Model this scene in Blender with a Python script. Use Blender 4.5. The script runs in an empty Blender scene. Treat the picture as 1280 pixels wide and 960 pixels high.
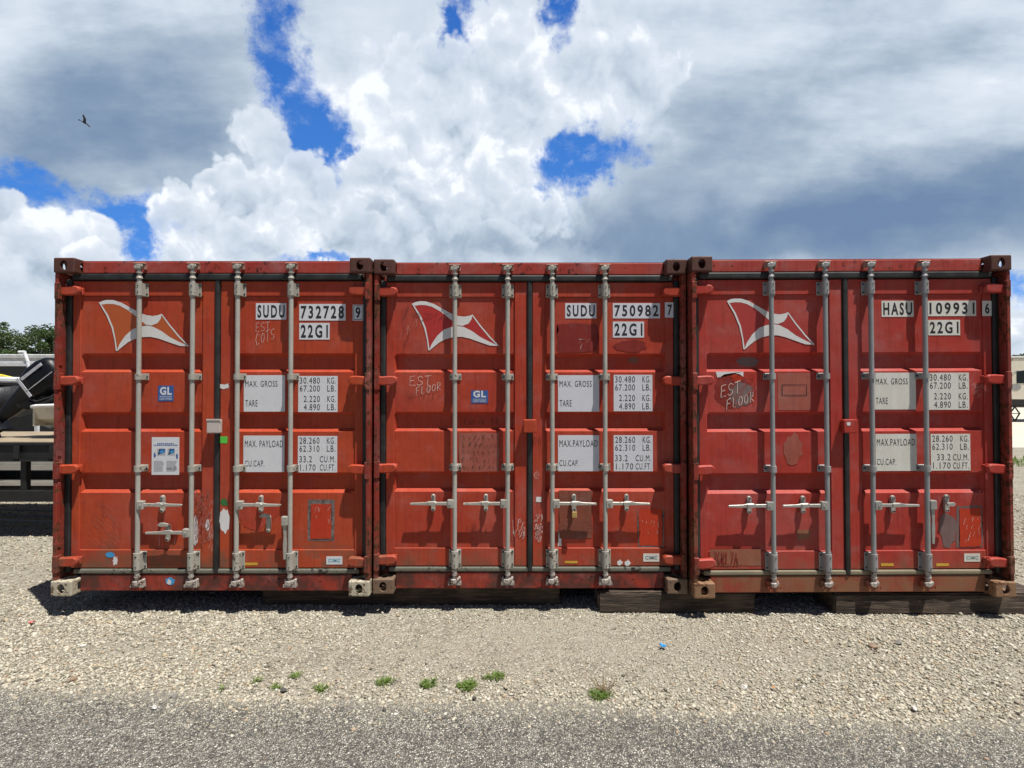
import bpy, bmesh, math, random
import numpy as np
from mathutils import Vector, Matrix
R = math.radians
random.seed(7); rng = np.random.default_rng(11)
scene = bpy.context.scene
COL = scene.collection

# ------------------------------------------------------------------ camera
F_PX, CAM_H, CAM_Y, PITCH = 690.0, 1.74, -4.23, R(0.65)
cd = bpy.data.cameras.new('camera'); cam = bpy.data.objects.new('camera', cd); COL.objects.link(cam)
cam.location = (0, CAM_Y, CAM_H); cam.rotation_euler = (R(90) + PITCH, 0, 0)
cd.sensor_width = 36; cd.lens = 36 * F_PX / 1280; cd.clip_start = .05; cd.clip_end = 3000
scene.camera = cam
scene.cycles.max_bounces = 4; scene.cycles.diffuse_bounces = 2; scene.cycles.glossy_bounces = 2
# ------------------------------------------------------------------ exposure, sun
scene.view_settings.view_transform = 'Standard'; scene.view_settings.look = 'None'
scene.view_settings.exposure = 0.36; scene.view_settings.gamma = 1
SUN_VEC = Vector((.72, -.61, 2.76)).normalized()          # towards the sun
sd = bpy.data.lights.new('sun', 'SUN'); sun = bpy.data.objects.new('sun', sd); COL.objects.link(sun)
sd.energy = 5.0; sd.angle = R(.5); sd.color = (1.0, .955, .88)
sun.rotation_euler = SUN_VEC.to_track_quat('Z', 'Y').to_euler(); sun.location = (0, 0, 20)
EL = math.asin(SUN_VEC.z); AZ = math.atan2(SUN_VEC.x, SUN_VEC.y)

# ------------------------------------------------------------------ tiny node language
class V:                                                   # a socket with arithmetic
    def __init__(s, nt, sock): s.nt, s.s = nt, sock
    def _m(s, op, *o, clamp=False):
        n = s.nt.nodes.new('ShaderNodeMath'); n.operation = op; n.use_clamp = clamp
        for i, x in enumerate((s,) + o):
            if isinstance(x, V): s.nt.links.new(x.s, n.inputs[i])
            else: n.inputs[i].default_value = x
        return V(s.nt, n.outputs[0])
    def __add__(s, o): return s._m('ADD', o)
    def __radd__(s, o): return s._m('ADD', o)
    def __sub__(s, o): return s._m('SUBTRACT', o)
    def __rsub__(s, o): return (s * -1.0) + o
    def __mul__(s, o): return s._m('MULTIPLY', o)
    def __rmul__(s, o): return s._m('MULTIPLY', o)
    def __truediv__(s, o): return s._m('DIVIDE', o)
    def max(s, o): return s._m('MAXIMUM', o)
    def min(s, o): return s._m('MINIMUM', o)
    def clamp(s): return s._m('ADD', 0.0, clamp=True)
    def pow(s, o): return s._m('POWER', o)
    def sqrt(s): return s._m('SQRT')
    def abs(s): return s._m('ABSOLUTE')
    def smooth(s, lo, hi, a=0.0, b=1.0):
        n = s.nt.nodes.new('ShaderNodeMapRange'); n.interpolation_type = 'SMOOTHSTEP'
        s.nt.links.new(s.s, n.inputs[0])
        n.inputs[1].default_value = lo; n.inputs[2].default_value = hi; n.inputs[3].default_value = a; n.inputs[4].default_value = b
        return V(s.nt, n.outputs[0])
class NT:
    def __init__(s, nt): s.nt = nt
    def node(s, t, **kw):
        n = s.nt.nodes.new(t)
        for k, v in kw.items(): setattr(n, k, v)
        return n
    def link(s, a, b): s.nt.links.new(a.s if isinstance(a, V) else a, b)
    def coord(s, kind='Object'): return s.node('ShaderNodeTexCoord').outputs[kind]
    def sep(s, vec):
        n = s.node('ShaderNodeSeparateXYZ'); s.link(vec, n.inputs[0]); return [V(s.nt, o) for o in n.outputs]
    def comb(s, x, y, z):
        n = s.node('ShaderNodeCombineXYZ')
        for i, q in enumerate((x, y, z)):
            if isinstance(q, V): s.link(q, n.inputs[i])
            else: n.inputs[i].default_value = q
        return n.outputs[0]
    def map(s, vec, loc=(0,0,0), rot=(0,0,0), scale=(1,1,1)):
        n = s.node('ShaderNodeMapping'); s.link(vec, n.inputs[0])
        n.inputs[1].default_value = loc; n.inputs[2].default_value = rot; n.inputs[3].default_value = scale
        return n.outputs[0]
    def noise(s, vec, scale, detail=4, rough=.55, w=None, dist=0, color=False):
        n = s.node('ShaderNodeTexNoise'); s.link(vec, n.inputs['Vector'])
        if w is not None: n.noise_dimensions = '4D'; n.inputs['W'].default_value = w
        n.inputs['Scale'].default_value = scale; n.inputs['Detail'].default_value = detail
        n.inputs['Roughness'].default_value = rough; n.inputs['Distortion'].default_value = dist
        return n.outputs['Color'] if color else V(s.nt, n.outputs[0])
    def voro(s, vec, scale, feature='F1', out='Distance', rand=1, smooth=None):
        n = s.node('ShaderNodeTexVoronoi'); n.feature = feature; s.link(vec, n.inputs['Vector'])
        n.inputs['Scale'].default_value = scale; n.inputs['Randomness'].default_value = rand
        if smooth is not None: n.inputs['Smoothness'].default_value = smooth
        return V(s.nt, n.outputs[out])
    def ramp(s, fac, stops, interp='LINEAR'):
        n = s.node('ShaderNodeValToRGB'); s.link(fac, n.inputs[0]); cr = n.color_ramp; cr.interpolation = interp
        while len(cr.elements) < len(stops): cr.elements.new(.5)
        for e, (p, c) in zip(cr.elements, stops):
            e.position = p; e.color = (*c, 1) if len(c) == 3 else c
        return V(s.nt, n.outputs[0])
    def mix(s, fac, a, b, blend='MIX'):
        n = s.node('ShaderNodeMix', data_type='RGBA', blend_type=blend)
        for sock, q in ((n.inputs[0], fac), (n.inputs[6], a), (n.inputs[7], b)):
            if isinstance(q, V): s.link(q, sock)
            elif isinstance(q, (int, float)): sock.default_value = q
            else: sock.default_value = (*q, 1)
        return V(s.nt, n.outputs[2])
    def bump(s, h, strength, dist=.01, prev=None):
        n = s.node('ShaderNodeBump'); s.link(h, n.inputs['Height']); n.inputs['Strength'].default_value = strength
        n.inputs['Distance'].default_value = dist
        if prev is not None: s.link(prev, n.inputs['Normal'])
        return n.outputs[0]

# ------------------------------------------------------------------ sky: clear blue air with broken cumulus
world = bpy.data.worlds.new('World'); scene.world = world; world.use_nodes = True
world.cycles.sampling_method = 'MANUAL'; world.cycles.sample_map_resolution = 512
def build_sky():
    nt = world.node_tree; nt.nodes.clear(); N = NT(nt)
    out = N.node('ShaderNodeOutputWorld'); bg = N.node('ShaderNodeBackground'); N.link(bg.outputs[0], out.inputs[0])
    bg.inputs[1].default_value = .1
    sky = N.node('ShaderNodeTexSky', sky_type='NISHITA'); sky.sun_disc = False
    sky.sun_elevation = EL; sky.sun_rotation = AZ; sky.altitude = 20; sky.air_density = 1; sky.dust_density = .3; sky.ozone_density = 2.5
    d = N.coord('Generated'); x, y, z = N.sep(d)
    yc = y.max(.12); a0 = x / yc; b0 = z / yc
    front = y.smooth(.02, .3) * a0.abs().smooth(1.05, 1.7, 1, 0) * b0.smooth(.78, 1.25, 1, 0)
    w1 = N.sep(N.noise(d, 4.5, 2, .5, color=True)); w2 = N.sep(N.noise(d, 13, 6, .66, color=True))
    a = a0 + (w1[0] - .5) * .14 + (w2[0] - .5) * .17
    b = b0 + (w1[1] - .5) * .14 + (w2[1] - .5) * .17
    ab = N.comb(a, b, 0.0)
    as_ = a0 + (w1[0] - .5) * .28 + (w2[0] - .5) * .05; bs_ = b0 + (w1[1] - .5) * .28 + (w2[1] - .5) * .05
    abs_ = N.comb(as_, bs_, 0.0); abf = N.comb(a0, b0, 0.0)
    def blob(vec, px, py, rx, ry, ang=0):
        n = N.node('ShaderNodeMapping', vector_type='TEXTURE'); N.link(vec, n.inputs[0])
        n.inputs[1].default_value = ((px - 640) / 690, (488 - py) / 690, 0); n.inputs[2].default_value = (0, 0, R(ang))
        n.inputs[3].default_value = (rx / 690, ry / 690, 1)
        l = N.node('ShaderNodeVectorMath', operation='LENGTH'); N.link(n.outputs[0], l.inputs[0])
        return V(nt, l.outputs['Value'])
    # gaps of blue between the clouds
    H = None
    for q in HOLES:
        h = (1.0 - blob(ab, *q[:5])) * (q[5] if len(q) > 5 else 1.0)
        H = h if H is None else H.max(h)
    fine = N.noise(d, 24, 7, .66) - .5
    Hf = H + fine * 1.7
    holes = Hf.smooth(-.30, .50) * front
    wisps = N.noise(N.map(d, scale=(1, 1, 1.8)), 9, 7, .68).smooth(.47, .74)
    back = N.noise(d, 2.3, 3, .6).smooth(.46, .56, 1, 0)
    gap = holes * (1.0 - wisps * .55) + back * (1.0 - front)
    # brightness of the cloud mass: thick grey bases, sunlit billows
    base = N.noise(N.map(d, scale=(1, 1, 1.3)), 3.0, 5, .6) - .5
    L = base * .42 + .79
    for q in GREYS:
        L = L - blob(abs_, *q[:5]).smooth(.0, 1.25, 1, 0) * q[5] * front
    for ang, cx, cy, rx, ry, k in ((-36, 130, 80, 420, 230, 1.1), (24, 1080, 110, 440, 240, 1.15)):
        st = N.noise(N.map(abf, rot=(0, 0, R(ang)), scale=(.8, 2.6, 1)), 2.4, 6, .62) - .5
        L = L + st * k * blob(abf, cx, cy, rx, ry).smooth(.5, 1.15, 1, 0) * front
    # billows: cloud density less the density a little nearer the sun
    wv = N.node('ShaderNodeVectorMath', operation='MULTIPLY_ADD'); N.link(N.noise(d, 7, 4, .6, color=True), wv.inputs[0])
    wv.inputs[1].default_value = (.10,) * 3; N.link(d, wv.inputs[2]); v0 = wv.outputs[0]
    def puff(v):
        n1 = N.voro(v, 11); n2 = N.voro(v, 27)
        return N.noise(v, 6, 8, .58) * 2.2 - n1 * n1 * .50 - n2 * n2 * .26
    relief = puff(v0) - puff(N.map(v0, loc=(.006, -.004, .026)))
    puffy = None
    for q in PUFFS:
        g = blob(abs_, *q[:5]).smooth(.45, 1.15, 1, 0) * (q[5] if len(q) > 5 else 1.0); puffy = g if puffy is None else puffy.max(g)
    puffy = puffy * front
    L = L + relief * (puffy * .72 + .14) + fine * (puffy * .10 + .10)
    rim = H.smooth(-1.1, -.05) * puffy
    L = L + rim * .10
    # cumulus heads in front: scalloped outlines, bright tops, soft feet
    lob = N.voro(v0, 20); lob2 = N.voro(v0, 46); scal = lob * lob * .55 + lob2 * lob2 * .30 + (N.noise(d, 40, 4, .65) - .5) * .25
    a3 = a0 + (w1[0] - .5) * .05 + (w2[0] - .5) * .05; b3 = b0 + (w1[1] - .5) * .05 + (w2[1] - .5) * .05; ab3 = N.comb(a3, b3, 0.0)
    L = L.clamp(); heads = None
    for (px, py, rx, ry, ang, top, foot) in HEADS:
        l = blob(ab3, px, py, rx, ry, ang) + scal
        up = (b3 - (488 - py) / 690) * (690 / ry)
        mk = l.smooth(.94, 1.14, 1, 0) * up.smooth(-.9, .0) * front * .9
        Lh = up.smooth(-.8, .9, foot, top) + relief * .50 + fine * .14 + (base * .35) + l.smooth(.5, 1.05, -.03, .08)
        L = L * (1.0 - mk) + Lh * mk; heads = mk if heads is None else heads.max(mk)
    gap = gap * (1.0 - heads)
    L = L.clamp()
    cloud = N.ramp(L, [(0, (.13, .20, .33)), (.25, (.19, .265, .375)), (.5, (.32, .395, .49)), (.75, (.50, .565, .645)), (.9, (.59, .645, .72)), (1, (.76, .79, .82))])
    blue = N.mix(1.0, V(nt, sky.outputs[0]), (.42, .80, 1.55), 'MULTIPLY')
    blue = N.mix(.75, blue, N.ramp(b0, [(0, (3.4, 5.4, 8.2)), (.25, (.55, 2.05, 5.5)), (.9, (.12, .85, 3.6))]))
    blueb = N.mix(front, N.mix(1.0, V(nt, sky.outputs[0]), (.32, .42, .58), 'MULTIPLY'), blue)  # blue outside the view is dimmed as well, for less fill light
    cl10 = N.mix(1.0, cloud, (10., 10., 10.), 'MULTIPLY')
    clb = N.mix(front, (.75, .88, 1.1), cl10)                # unseen cloud outside the view, made dim to deepen the door shadows
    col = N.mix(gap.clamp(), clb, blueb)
    haze = b0.smooth(-.02, .10, .5, 0) * front
    col = N.mix(haze, col, (6.6, 7.2, 7.8))
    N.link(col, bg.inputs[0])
# photo measurements: x, y, half-width, half-height, angle, weight
HOLES = [(388, 150, 50, 78, 18, 1.0), (350, 60, 36, 70, 10, .74), (428, 196, 26, 20, 0, .9), (570, 18, 28, 62, -14, .95), (552, 64, 30, 24, 20, .9), (696, 10, 22, 44, 0, .75),
         (732, 200, 66, 40, 35, 1.0), (42, 232, 80, 26, -22, .9), (140, 266, 76, 32, -6, .95), (158, 300, 36, 34, 35, .85), (385, 320, 50, 10, 0, .7),
         (1275, 350, 40, 12, 0, .35)]
GREYS = [(150, 130, 290, 110, 28, .52), (60, 200, 170, 60, -20, .22), (1130, 262, 460, 85, 4, .62), (880, 285, 330, 60, 0, .26), (1240, 290, 180, 60, 0, .20),
         (1000, 110, 360, 90, 24, .24), (620, 300, 260, 50, 0, .24), (1250, 190, 180, 70, 0, .12), (850, 180, 100, 90, 30, .18), (470, 250, 60, 40, 0, .12)]
HEADS = [(520, 120, 105, 110, 8, .84, .74), (648, 105, 66, 120, 0, .84, .74), (800, 95, 66, 86, -25, .83, .72), (325, 185, 50, 80, 8, .88, .72), (470, 220, 60, 60, 0, .86, .70),
         (600, 225, 60, 60, 0, .86, .70), (385, 232, 46, 66, 0, .92, .70), (285, 222, 66, 52, 0, .90, .70), (668, 272, 60, 50, 0, .82, .62), (540, 268, 84, 70, 0, .84, .64), (430, 285, 60, 50, 0, .84, .66), (215, 265, 54, 50, 0, .92, .74),
         (330, 295, 74, 52, 0, .88, .70), (600, 300, 90, 46, 0, .76, .60), (60, 300, 100, 44, 0, .92, .76), (115, 335, 60, 40, 0, .92, .78), (0, 262, 34, 34, 0, .92, .78)]
PUFFS = [(300, 260, 190, 110, 10), (560, 170, 190, 190, 0, .75), (50, 330, 150, 70, 0), (1290, 400, 90, 60, 0), (760, 90, 90, 120, 0, .55), (660, 250, 120, 80, 0, .6)]
build_sky()

# ------------------------------------------------------------------ measuring helper: photo measurement on a vertical plane -> metres
def at(px, py, Y):
    dx = (px - 640) / F_PX; dz = (480 - py) / F_PX
    fy = math.cos(PITCH) - dz * math.sin(PITCH); fz = math.sin(PITCH) + dz * math.cos(PITCH)
    t = (Y - CAM_Y) / fy
    return dx * t, CAM_H + fz * t

# ------------------------------------------------------------------ mesh helpers
class MB:
    def __init__(s): s.v = []; s.f = []; s.m = []; s.sm = []
    def add(s, vs, fs, mi=0, smooth=False):
        o = len(s.v); s.v += [tuple(v) for v in vs]; s.f += [tuple(i + o for i in f) for f in fs]
        s.m += [mi] * len(fs); s.sm += [smooth] * len(fs); return s
    def bm(s, b, mi=0, smooth=False, M=None):
        b.verts.index_update()
        vs = [(M @ v.co if M else v.co.copy()) for v in b.verts]; fs = [[v.index for v in f.verts] for f in b.faces]
        b.free(); return s.add(vs, fs, mi, smooth)
    def box(s, x0, x1, y0, y1, z0, z1, bev=0, mi=0, M=None, seg=1):
        if x1 < x0: x0, x1 = x1, x0
        b = bmesh.new(); bmesh.ops.create_cube(b, size=1)
        for v in b.verts:
            v.co = Vector(((x0 + x1) / 2 + v.co.x * (x1 - x0), (y0 + y1) / 2 + v.co.y * (y1 - y0), (z0 + z1) / 2 + v.co.z * (z1 - z0)))
        if bev: bmesh.ops.bevel(b, geom=b.edges[:], offset=bev, segments=seg, affect='EDGES', profile=.5)
        return s.bm(b, mi, False, M)
    def cyl(s, p0, p1, r0, r1=None, n=14, mi=0, caps=True, smooth=True):
        p0, p1 = Vector(p0), Vector(p1); r1 = r0 if r1 is None else r1
        q = (p1 - p0).to_track_quat('Z', 'Y')
        vs = []; 
        for p, r in ((p0, r0), (p1, r1)):
            for k in range(n):
                t = 2 * math.pi * k / n; vs.append(p + q @ Vector((r * math.cos(t), r * math.sin(t), 0)))
        s.add(vs, [(k, (k + 1) % n, n + (k + 1) % n, n + k) for k in range(n)], mi, smooth)
        if caps:
            s.add(vs[:n], [tuple(range(n))[::-1]], mi); s.add(vs[n:], [tuple(range(n))], mi)
        return s
    def tube(s, pts, r, n=8, mi=0):
        for p, q in zip(pts[:-1], pts[1:]): s.cyl(p, q, r, n=n, mi=mi)
        return s
    def prism(s, poly, y0, y1, mi=0, axis='y', bev=0):        # poly in (x,z), thickness in y
        b = bmesh.new()
        vs = [b.verts.new((x, y0, z)) for x, z in poly]; f = b.faces.new(vs)
        r = bmesh.ops.extrude_face_region(b, geom=[f])
        for g in r['geom']:
            if isinstance(g, bmesh.types.BMVert): g.co.y = y1
        bmesh.ops.recalc_face_normals(b, faces=b.faces[:])
        if bev: bmesh.ops.bevel(b, geom=b.edges[:], offset=bev, segments=1, affect='EDGES')
        return s.bm(b, mi)
    def sheet(s, poly, y, mi=0):                              # thin flat patch in (x,z); triangulated
        if len(poly) == 18:                                   # rounded patches: a fan about their middle
            cx = sum(p[0] for p in poly) / 18; cz = sum(p[1] for p in poly) / 18
            return s.add([(a, y, c) for a, c in poly] + [(cx, y, cz)], [(i, (i + 1) % 18, 18) for i in range(18)], mi)
        b = bmesh.new(); f = b.faces.new([b.verts.new((x, y, z)) for x, z in poly]); bmesh.ops.triangulate(b, faces=[f])
        return s.bm(b, mi)
    def ribbon(s, pts, w, y, mi=0):                           # pen stroke in (x,z)
        pts = [Vector(p) for p in pts]; L = []; Rr = []
        for i, p in enumerate(pts):
            t = (pts[min(i + 1, len(pts) - 1)] - pts[max(i - 1, 0)]); t = t.normalized() if t.length > 1e-6 else Vector((1, 0))
            n = Vector((-t.y, t.x)) * w / 2 * random.uniform(.6, 1.2); L.append(p + n); Rr.append(p - n)
        vs = [(p.x, y, p.y) for p in L] + [(p.x, y, p.y) for p in Rr]; n = len(pts)
        return s.add(vs, [(i, i + 1, n + i + 1, n + i) for i in range(n - 1)], mi)
    def build(s, name, mats, parent=None, loc=None):
        me = bpy.data.meshes.new(name); me.from_pydata(s.v, [], s.f); me.update()
        mats = mats if isinstance(mats, (list, tuple)) else [mats]
        for m in mats: me.materials.append(m)
        me.polygons.foreach_set('material_index', s.m); me.polygons.foreach_set('use_smooth', s.sm)
        o = bpy.data.objects.new(name, me); COL.objects.link(o)
        if parent is not None: o.parent = parent
        if loc: o.location = loc
        return o
def empty(name, loc=(0, 0, 0), rz=0):
    o = bpy.data.objects.new(name, None); COL.objects.link(o); o.location = loc; o.rotation_euler = (0, 0, rz); o.empty_display_size = .3
    return o
def tag(o, label=None, cat=None, group=None, kind=None):
    if label: o['label'] = label
    if cat: o['category'] = cat
    if group: o['group'] = group
    if kind: o['kind'] = kind
    return o
def text_into(mb, string, x0, x1, z0, z1, y, mi, bold=0.0, space=1.12):
    """lettering fitted to the rectangle x0..x1, z0..z1 on the plane y"""
    cu = bpy.data.curves.new('lettering', 'FONT'); cu.body = string; cu.offset = bold; cu.resolution_u = 3; cu.size = 1; cu.space_character = space
    ob = bpy.data.objects.new('lettering', cu); COL.objects.link(ob)
    me = bpy.data.meshes.new_from_object(ob.evaluated_get(bpy.context.evaluated_depsgraph_get()))
    vs = np.array([v.co[:] for v in me.vertices]); fs = [tuple(p.vertices) for p in me.polygons]
    bpy.data.objects.remove(ob); bpy.data.curves.remove(cu); bpy.data.meshes.remove(me)
    lo, hi = vs.min(0), vs.max(0)
    X = x0 + (vs[:, 0] - lo[0]) / (hi[0] - lo[0]) * (x1 - x0); Z = z0 + (vs[:, 1] - lo[1]) / (hi[1] - lo[1]) * (z1 - z0)
    mb.add([(a, y, b) for a, b in zip(X, Z)], fs, mi)

# ------------------------------------------------------------------ materials
def mat(name):
    m = bpy.data.materials.new(name); m.use_nodes = True; N = NT(m.node_tree)
    return m, N, m.node_tree.nodes['Principled BSDF']
def simple(name, col, rough=.6, metal=0, var=.15, scale=12, bump=0, bscale=60, emit=None):
    m, N, p = mat(name); o = N.coord('Object')
    n = N.noise(o, scale, 4, .6)
    c = N.mix(n.smooth(.3, .7), tuple(v * (1 - var) for v in col), tuple(min(1, v * (1 + var)) for v in col))
    N.link(c, p.inputs['Base Color']); p.inputs['Metallic'].default_value = metal
    N.link(N.noise(o, scale * 2, 3) * .3 + (rough - .15), p.inputs['Roughness'])
    if bump: N.link(N.bump(N.noise(o, bscale, 4), bump, .01), p.inputs['Normal'])
    return m
def container_paint(name, base, fresh, rust, seed, grime, grime_col=(.16, .09, .055), fade=.25, rusty=.0):
    m, N, p = mat(name); o = N.coord('Object'); x, y, z = N.sep(o)
    big = N.noise(o, 1.6, 4, .6, w=seed); mid = N.noise(o, 7, 5, .65, w=seed + 3)
    c = N.mix(big.smooth(.35, .68), base, fresh)
    pale = tuple(min(1, b * .6 + .16) for b in base)
    c = N.mix(mid.smooth(.48, .8) * fade, c, pale)
    # rain streaks running down the sheet
    st = N.noise(N.map(o, scale=(14, 14, .9)), 3, 5, .65, w=seed + 1)
    c = N.mix(st.smooth(.46, .74) * .5, c, tuple(b * .55 for b in base))
    st2 = N.noise(N.map(o, scale=(40, 40, 1.2)), 2, 3, .6, w=seed + 8)
    c = N.mix(st2.smooth(.58, .78) * .16, c, pale)
    st3 = N.noise(N.map(o, scale=(26, 26, .7)), 2.2, 4, .6, w=seed + 31); m3 = N.noise(o, 2.2, 3, .6, w=seed + 33).smooth(.50, .68)
    c = N.mix(st3.smooth(.58, .70) * m3 * .65, c, rust)
    bl = N.noise(o, 1.1, 3, .65, w=seed + 35).smooth(.50, .70); c = N.mix(bl * fade * .55, c, pale)
    # scuffs and scratches
    sc = N.noise(N.map(o, rot=(0, R(25), 0), scale=(3, 3, 55)), 3, 2, .5, w=seed + 5)
    sm = N.noise(o, 2.6, 3, .6, w=seed + 6).smooth(.55, .72)
    c = N.mix(sc.smooth(.70, .76) * sm * .55, c, (.52, .36, .30))
    sc2 = N.noise(N.map(o, rot=(0, R(-62), 0), scale=(4, 4, 70)), 3, 2, .5, w=seed + 12)
    sm2 = N.noise(o, 2.1, 3, .6, w=seed + 13).smooth(.55, .7)
    c = N.mix(sc2.smooth(.71, .75) * sm2 * .6, c, (.10, .03, .02))
    # dirt film and grime rising from the sill
    dirt = N.noise(o, 18, 6, .7, w=seed + 9)
    c = N.mix(dirt.smooth(.5, .8) * .4, c, tuple(b * .45 for b in base))
    g = (z * -1.0 + (mid - .5) * .35).smooth(-grime - .28, -grime + .02)
    gn = N.noise(o, 5, 5, .65, w=seed + 21).smooth(.36, .6)
    c = N.mix(g * gn * .85, c, grime_col)
    # rust: chips, worse on the rusty members
    r1 = N.noise(o, 22, 6, .72, w=seed + 14); r2 = N.noise(o, 2.4, 3, .6, w=seed + 15)
    rm = (r1 + (r2 - .5) * .45 + rusty).smooth(.71, .77)
    rc = N.mix(N.noise(o, 60, 3, .6).smooth(.35, .65), rust, tuple(q * .35 for q in rust))
    c = N.mix(rm, c, rc)
    N.link(c, p.inputs['Base Color'])
    N.link((rm * .3 + .42 + mid * .18).clamp(), p.inputs['Roughness']); p.inputs['Specular IOR Level'].default_value = .22
    h = N.noise(N.map(o, scale=(1, 1, 1)), 3.2, 3, .5, w=seed + 17)
    b1 = N.bump(h, .55, .02); b2 = N.bump(r1 * .6 + rm * -.4 + N.noise(o, 90, 2) * .2, .22, .006, b1)
    N.link(b2, p.inputs['Normal'])
    return m
def steel(name, base, rustamt, seed, metal=.0, rough=.5, rustc=(.16, .07, .035)):
    m, N, p = mat(name); o = N.coord('Object')
    n = N.noise(o, 30, 6, .7, w=seed); b = N.noise(o, 5, 4, .6, w=seed + 2)
    c = N.mix(b.smooth(.3, .7), tuple(q * .82 for q in base), base)
    c = N.mix(N.noise(N.map(o, scale=(30, 30, 2)), 3, 4, .6, w=seed + 4).smooth(.5, .8) * .5, c, tuple(q * .55 for q in base))
    rm = (n + (b - .5) * .5 + rustamt).smooth(.66, .74)
    c = N.mix(rm, c, N.mix(N.noise(o, 70, 3).smooth(.35, .65), rustc, tuple(q * .3 for q in rustc)))
    N.link(c, p.inputs['Base Color']); p.inputs['Metallic'].default_value = metal
    N.link(rm * .3 + rough, p.inputs['Roughness']); N.link(N.bump(n, .35, .004), p.inputs['Normal'])
    return m
def vinyl(name, col, seed=0, dirt=.35, stain=(.42, .36, .22), ystain=.0):
    m, N, p = mat(name); o = N.coord('Object')
    c = N.mix(N.noise(o, 9, 5, .65, w=seed).smooth(.45, .8) * dirt, col, tuple(q * .62 for q in col))
    if ystain: c = N.mix(N.noise(N.map(o, scale=(3, 1, 1)), 4, 4, .6, w=seed + 1).smooth(.42, .6) * ystain, c, stain)
    c = N.mix(N.noise(N.map(o, scale=(25, 25, 2)), 4, 4, .6, w=seed + 2).smooth(.58, .8) * .25, c, (.30, .24, .2))
    c = N.mix(N.noise(o, 60, 5, .7, w=seed + 3).smooth(.66, .74) * .8, c, (.2, .07, .04))
    N.link(c, p.inputs['Base Color']); p.inputs['Roughness'].default_value = .5
    return m

RUBBER = simple('black_rubber', (.018, .019, .019), .55, var=.5, scale=8)
RUBBER_WORN = steel('weathered_seal_rubber', (.17, .165, .13), .10, 40, rough=.7, rustc=(.03, .03, .025))
BLACK = vinyl('black_lettering', (.015, .015, .017), 3, .0)
HOLE = simple('dark_bolt_head', (.02, .017, .015), .6)
BRASS = simple('brass', (.62, .44, .16), .4, metal=.7)
CHALK = simple('chalk', (.62, .47, .42), .9, var=.2)
INK = simple('black_marker_ink', (.05, .02, .018), .8, var=.3)
BARE = simple('bare_grey_steel_edge', (.16, .12, .11), .6, var=.5, scale=30)
WHITEP = vinyl('torn_white_paper', (.72, .70, .70), 9, .4)
BLUE = vinyl('blue_vinyl', (.03, .10, .32), 5, .4)
GREEN = vinyl('green_vinyl', (.10, .55, .06), 6, .2)
DGREEN = vinyl('dark_green_vinyl', (.03, .16, .04), 6, .3)
YELLOW = vinyl('yellow_vinyl', (.62, .36, .04), 7, .4)
CYAN = vinyl('pale_blue_lettering', (.10, .38, .52), 8, .1)
SKYB = vinyl('bright_blue_vinyl', (.05, .30, .60), 8, .4)
PALEPRINT = vinyl('grey_print', (.42, .42, .45), 8, .2)

# ------------------------------------------------------------------ shipping containers
W, HT, LEN = 2.438, 2.591, 6.058
Y_HEAD, Y_SILL, Y_STILE, Y_PLAT, Y_GROOVE, Y_ROD = .086, .092, .096, .107, .142, .053
def casting_mesh():
    """corner casting with slotted holes through front, side and top"""
    b = bmesh.new(); bmesh.ops.create_cube(b, size=1)
    for v in b.verts: v.co = Vector((v.co.x * .162, v.co.y * .178, v.co.z * .118))
    bmesh.ops.bevel(b, geom=b.edges[:], offset=.011, segments=3, affect='EDGES', profile=.5)
    me = bpy.data.meshes.new('casting'); b.to_mesh(me); b.free(); ob = bpy.data.objects.new('casting', me); COL.objects.link(ob)
    cutters = []
    def cutter(fn):
        bb = bmesh.new(); fn(bb); m2 = bpy.data.meshes.new('cutter'); bb.to_mesh(m2); bb.free()
        o2 = bpy.data.objects.new('cutter', m2); COL.objects.link(o2); cutters.append(o2)
        md = ob.modifiers.new('b', 'BOOLEAN'); md.operation = 'DIFFERENCE'; md.object = o2; md.solver = 'EXACT'
    def cavity(bb):
        bmesh.ops.create_cube(bb, size=1)
        for v in bb.verts: v.co = Vector((v.co.x * .108, v.co.y * .124, v.co.z * .066))
    def slot(axis, rx, rz, L):
        def fn(bb):
            r = bmesh.ops.create_cone(bb, cap_ends=True, segments=28, radius1=1, radius2=1, depth=L)
            for v in bb.verts:
                v.co.x *= rx; v.co.y *= rz
            if axis == 'y': bmesh.ops.rotate(bb, verts=bb.verts[:], matrix=Matrix.Rotation(R(90), 3, 'X'))
            if axis == 'x': bmesh.ops.rotate(bb, verts=bb.verts[:], matrix=Matrix.Rotation(R(90), 3, 'Y'))
        return fn
    cutter(cavity); cutter(slot('y', .029, .037, .5)); cutter(slot('x', .038, .028, .5)); cutter(slot('z', .031, .058, .5))
    dg = bpy.context.evaluated_depsgraph_get()
    out = bpy.data.meshes.new_from_object(ob.evaluated_get(dg)); out.name = 'corner_casting'
    for c in cutters: bpy.data.objects.remove(c)
    bpy.data.objects.remove(ob)
    return out
CAST = casting_mesh()

PROFILE = [(2.309, Y_PLAT), (1.861, Y_PLAT), (1.838, Y_GROOVE), (1.738, Y_GROOVE), (1.713, Y_PLAT), (1.399, Y_PLAT), (1.376, Y_GROOVE),
           (1.270, Y_GROOVE), (1.245, Y_PLAT), (.926, Y_PLAT), (.903, Y_GROOVE), (.792, Y_GROOVE), (.766, Y_PLAT), (.326, Y_PLAT)]
ROD_U = (1.219 - .590, 1.219 - .175, 1.219 + .175, 1.219 + .590)
U_DOOR0, U_DOOR1, U_MID = .080, W - .080, W / 2

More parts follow.
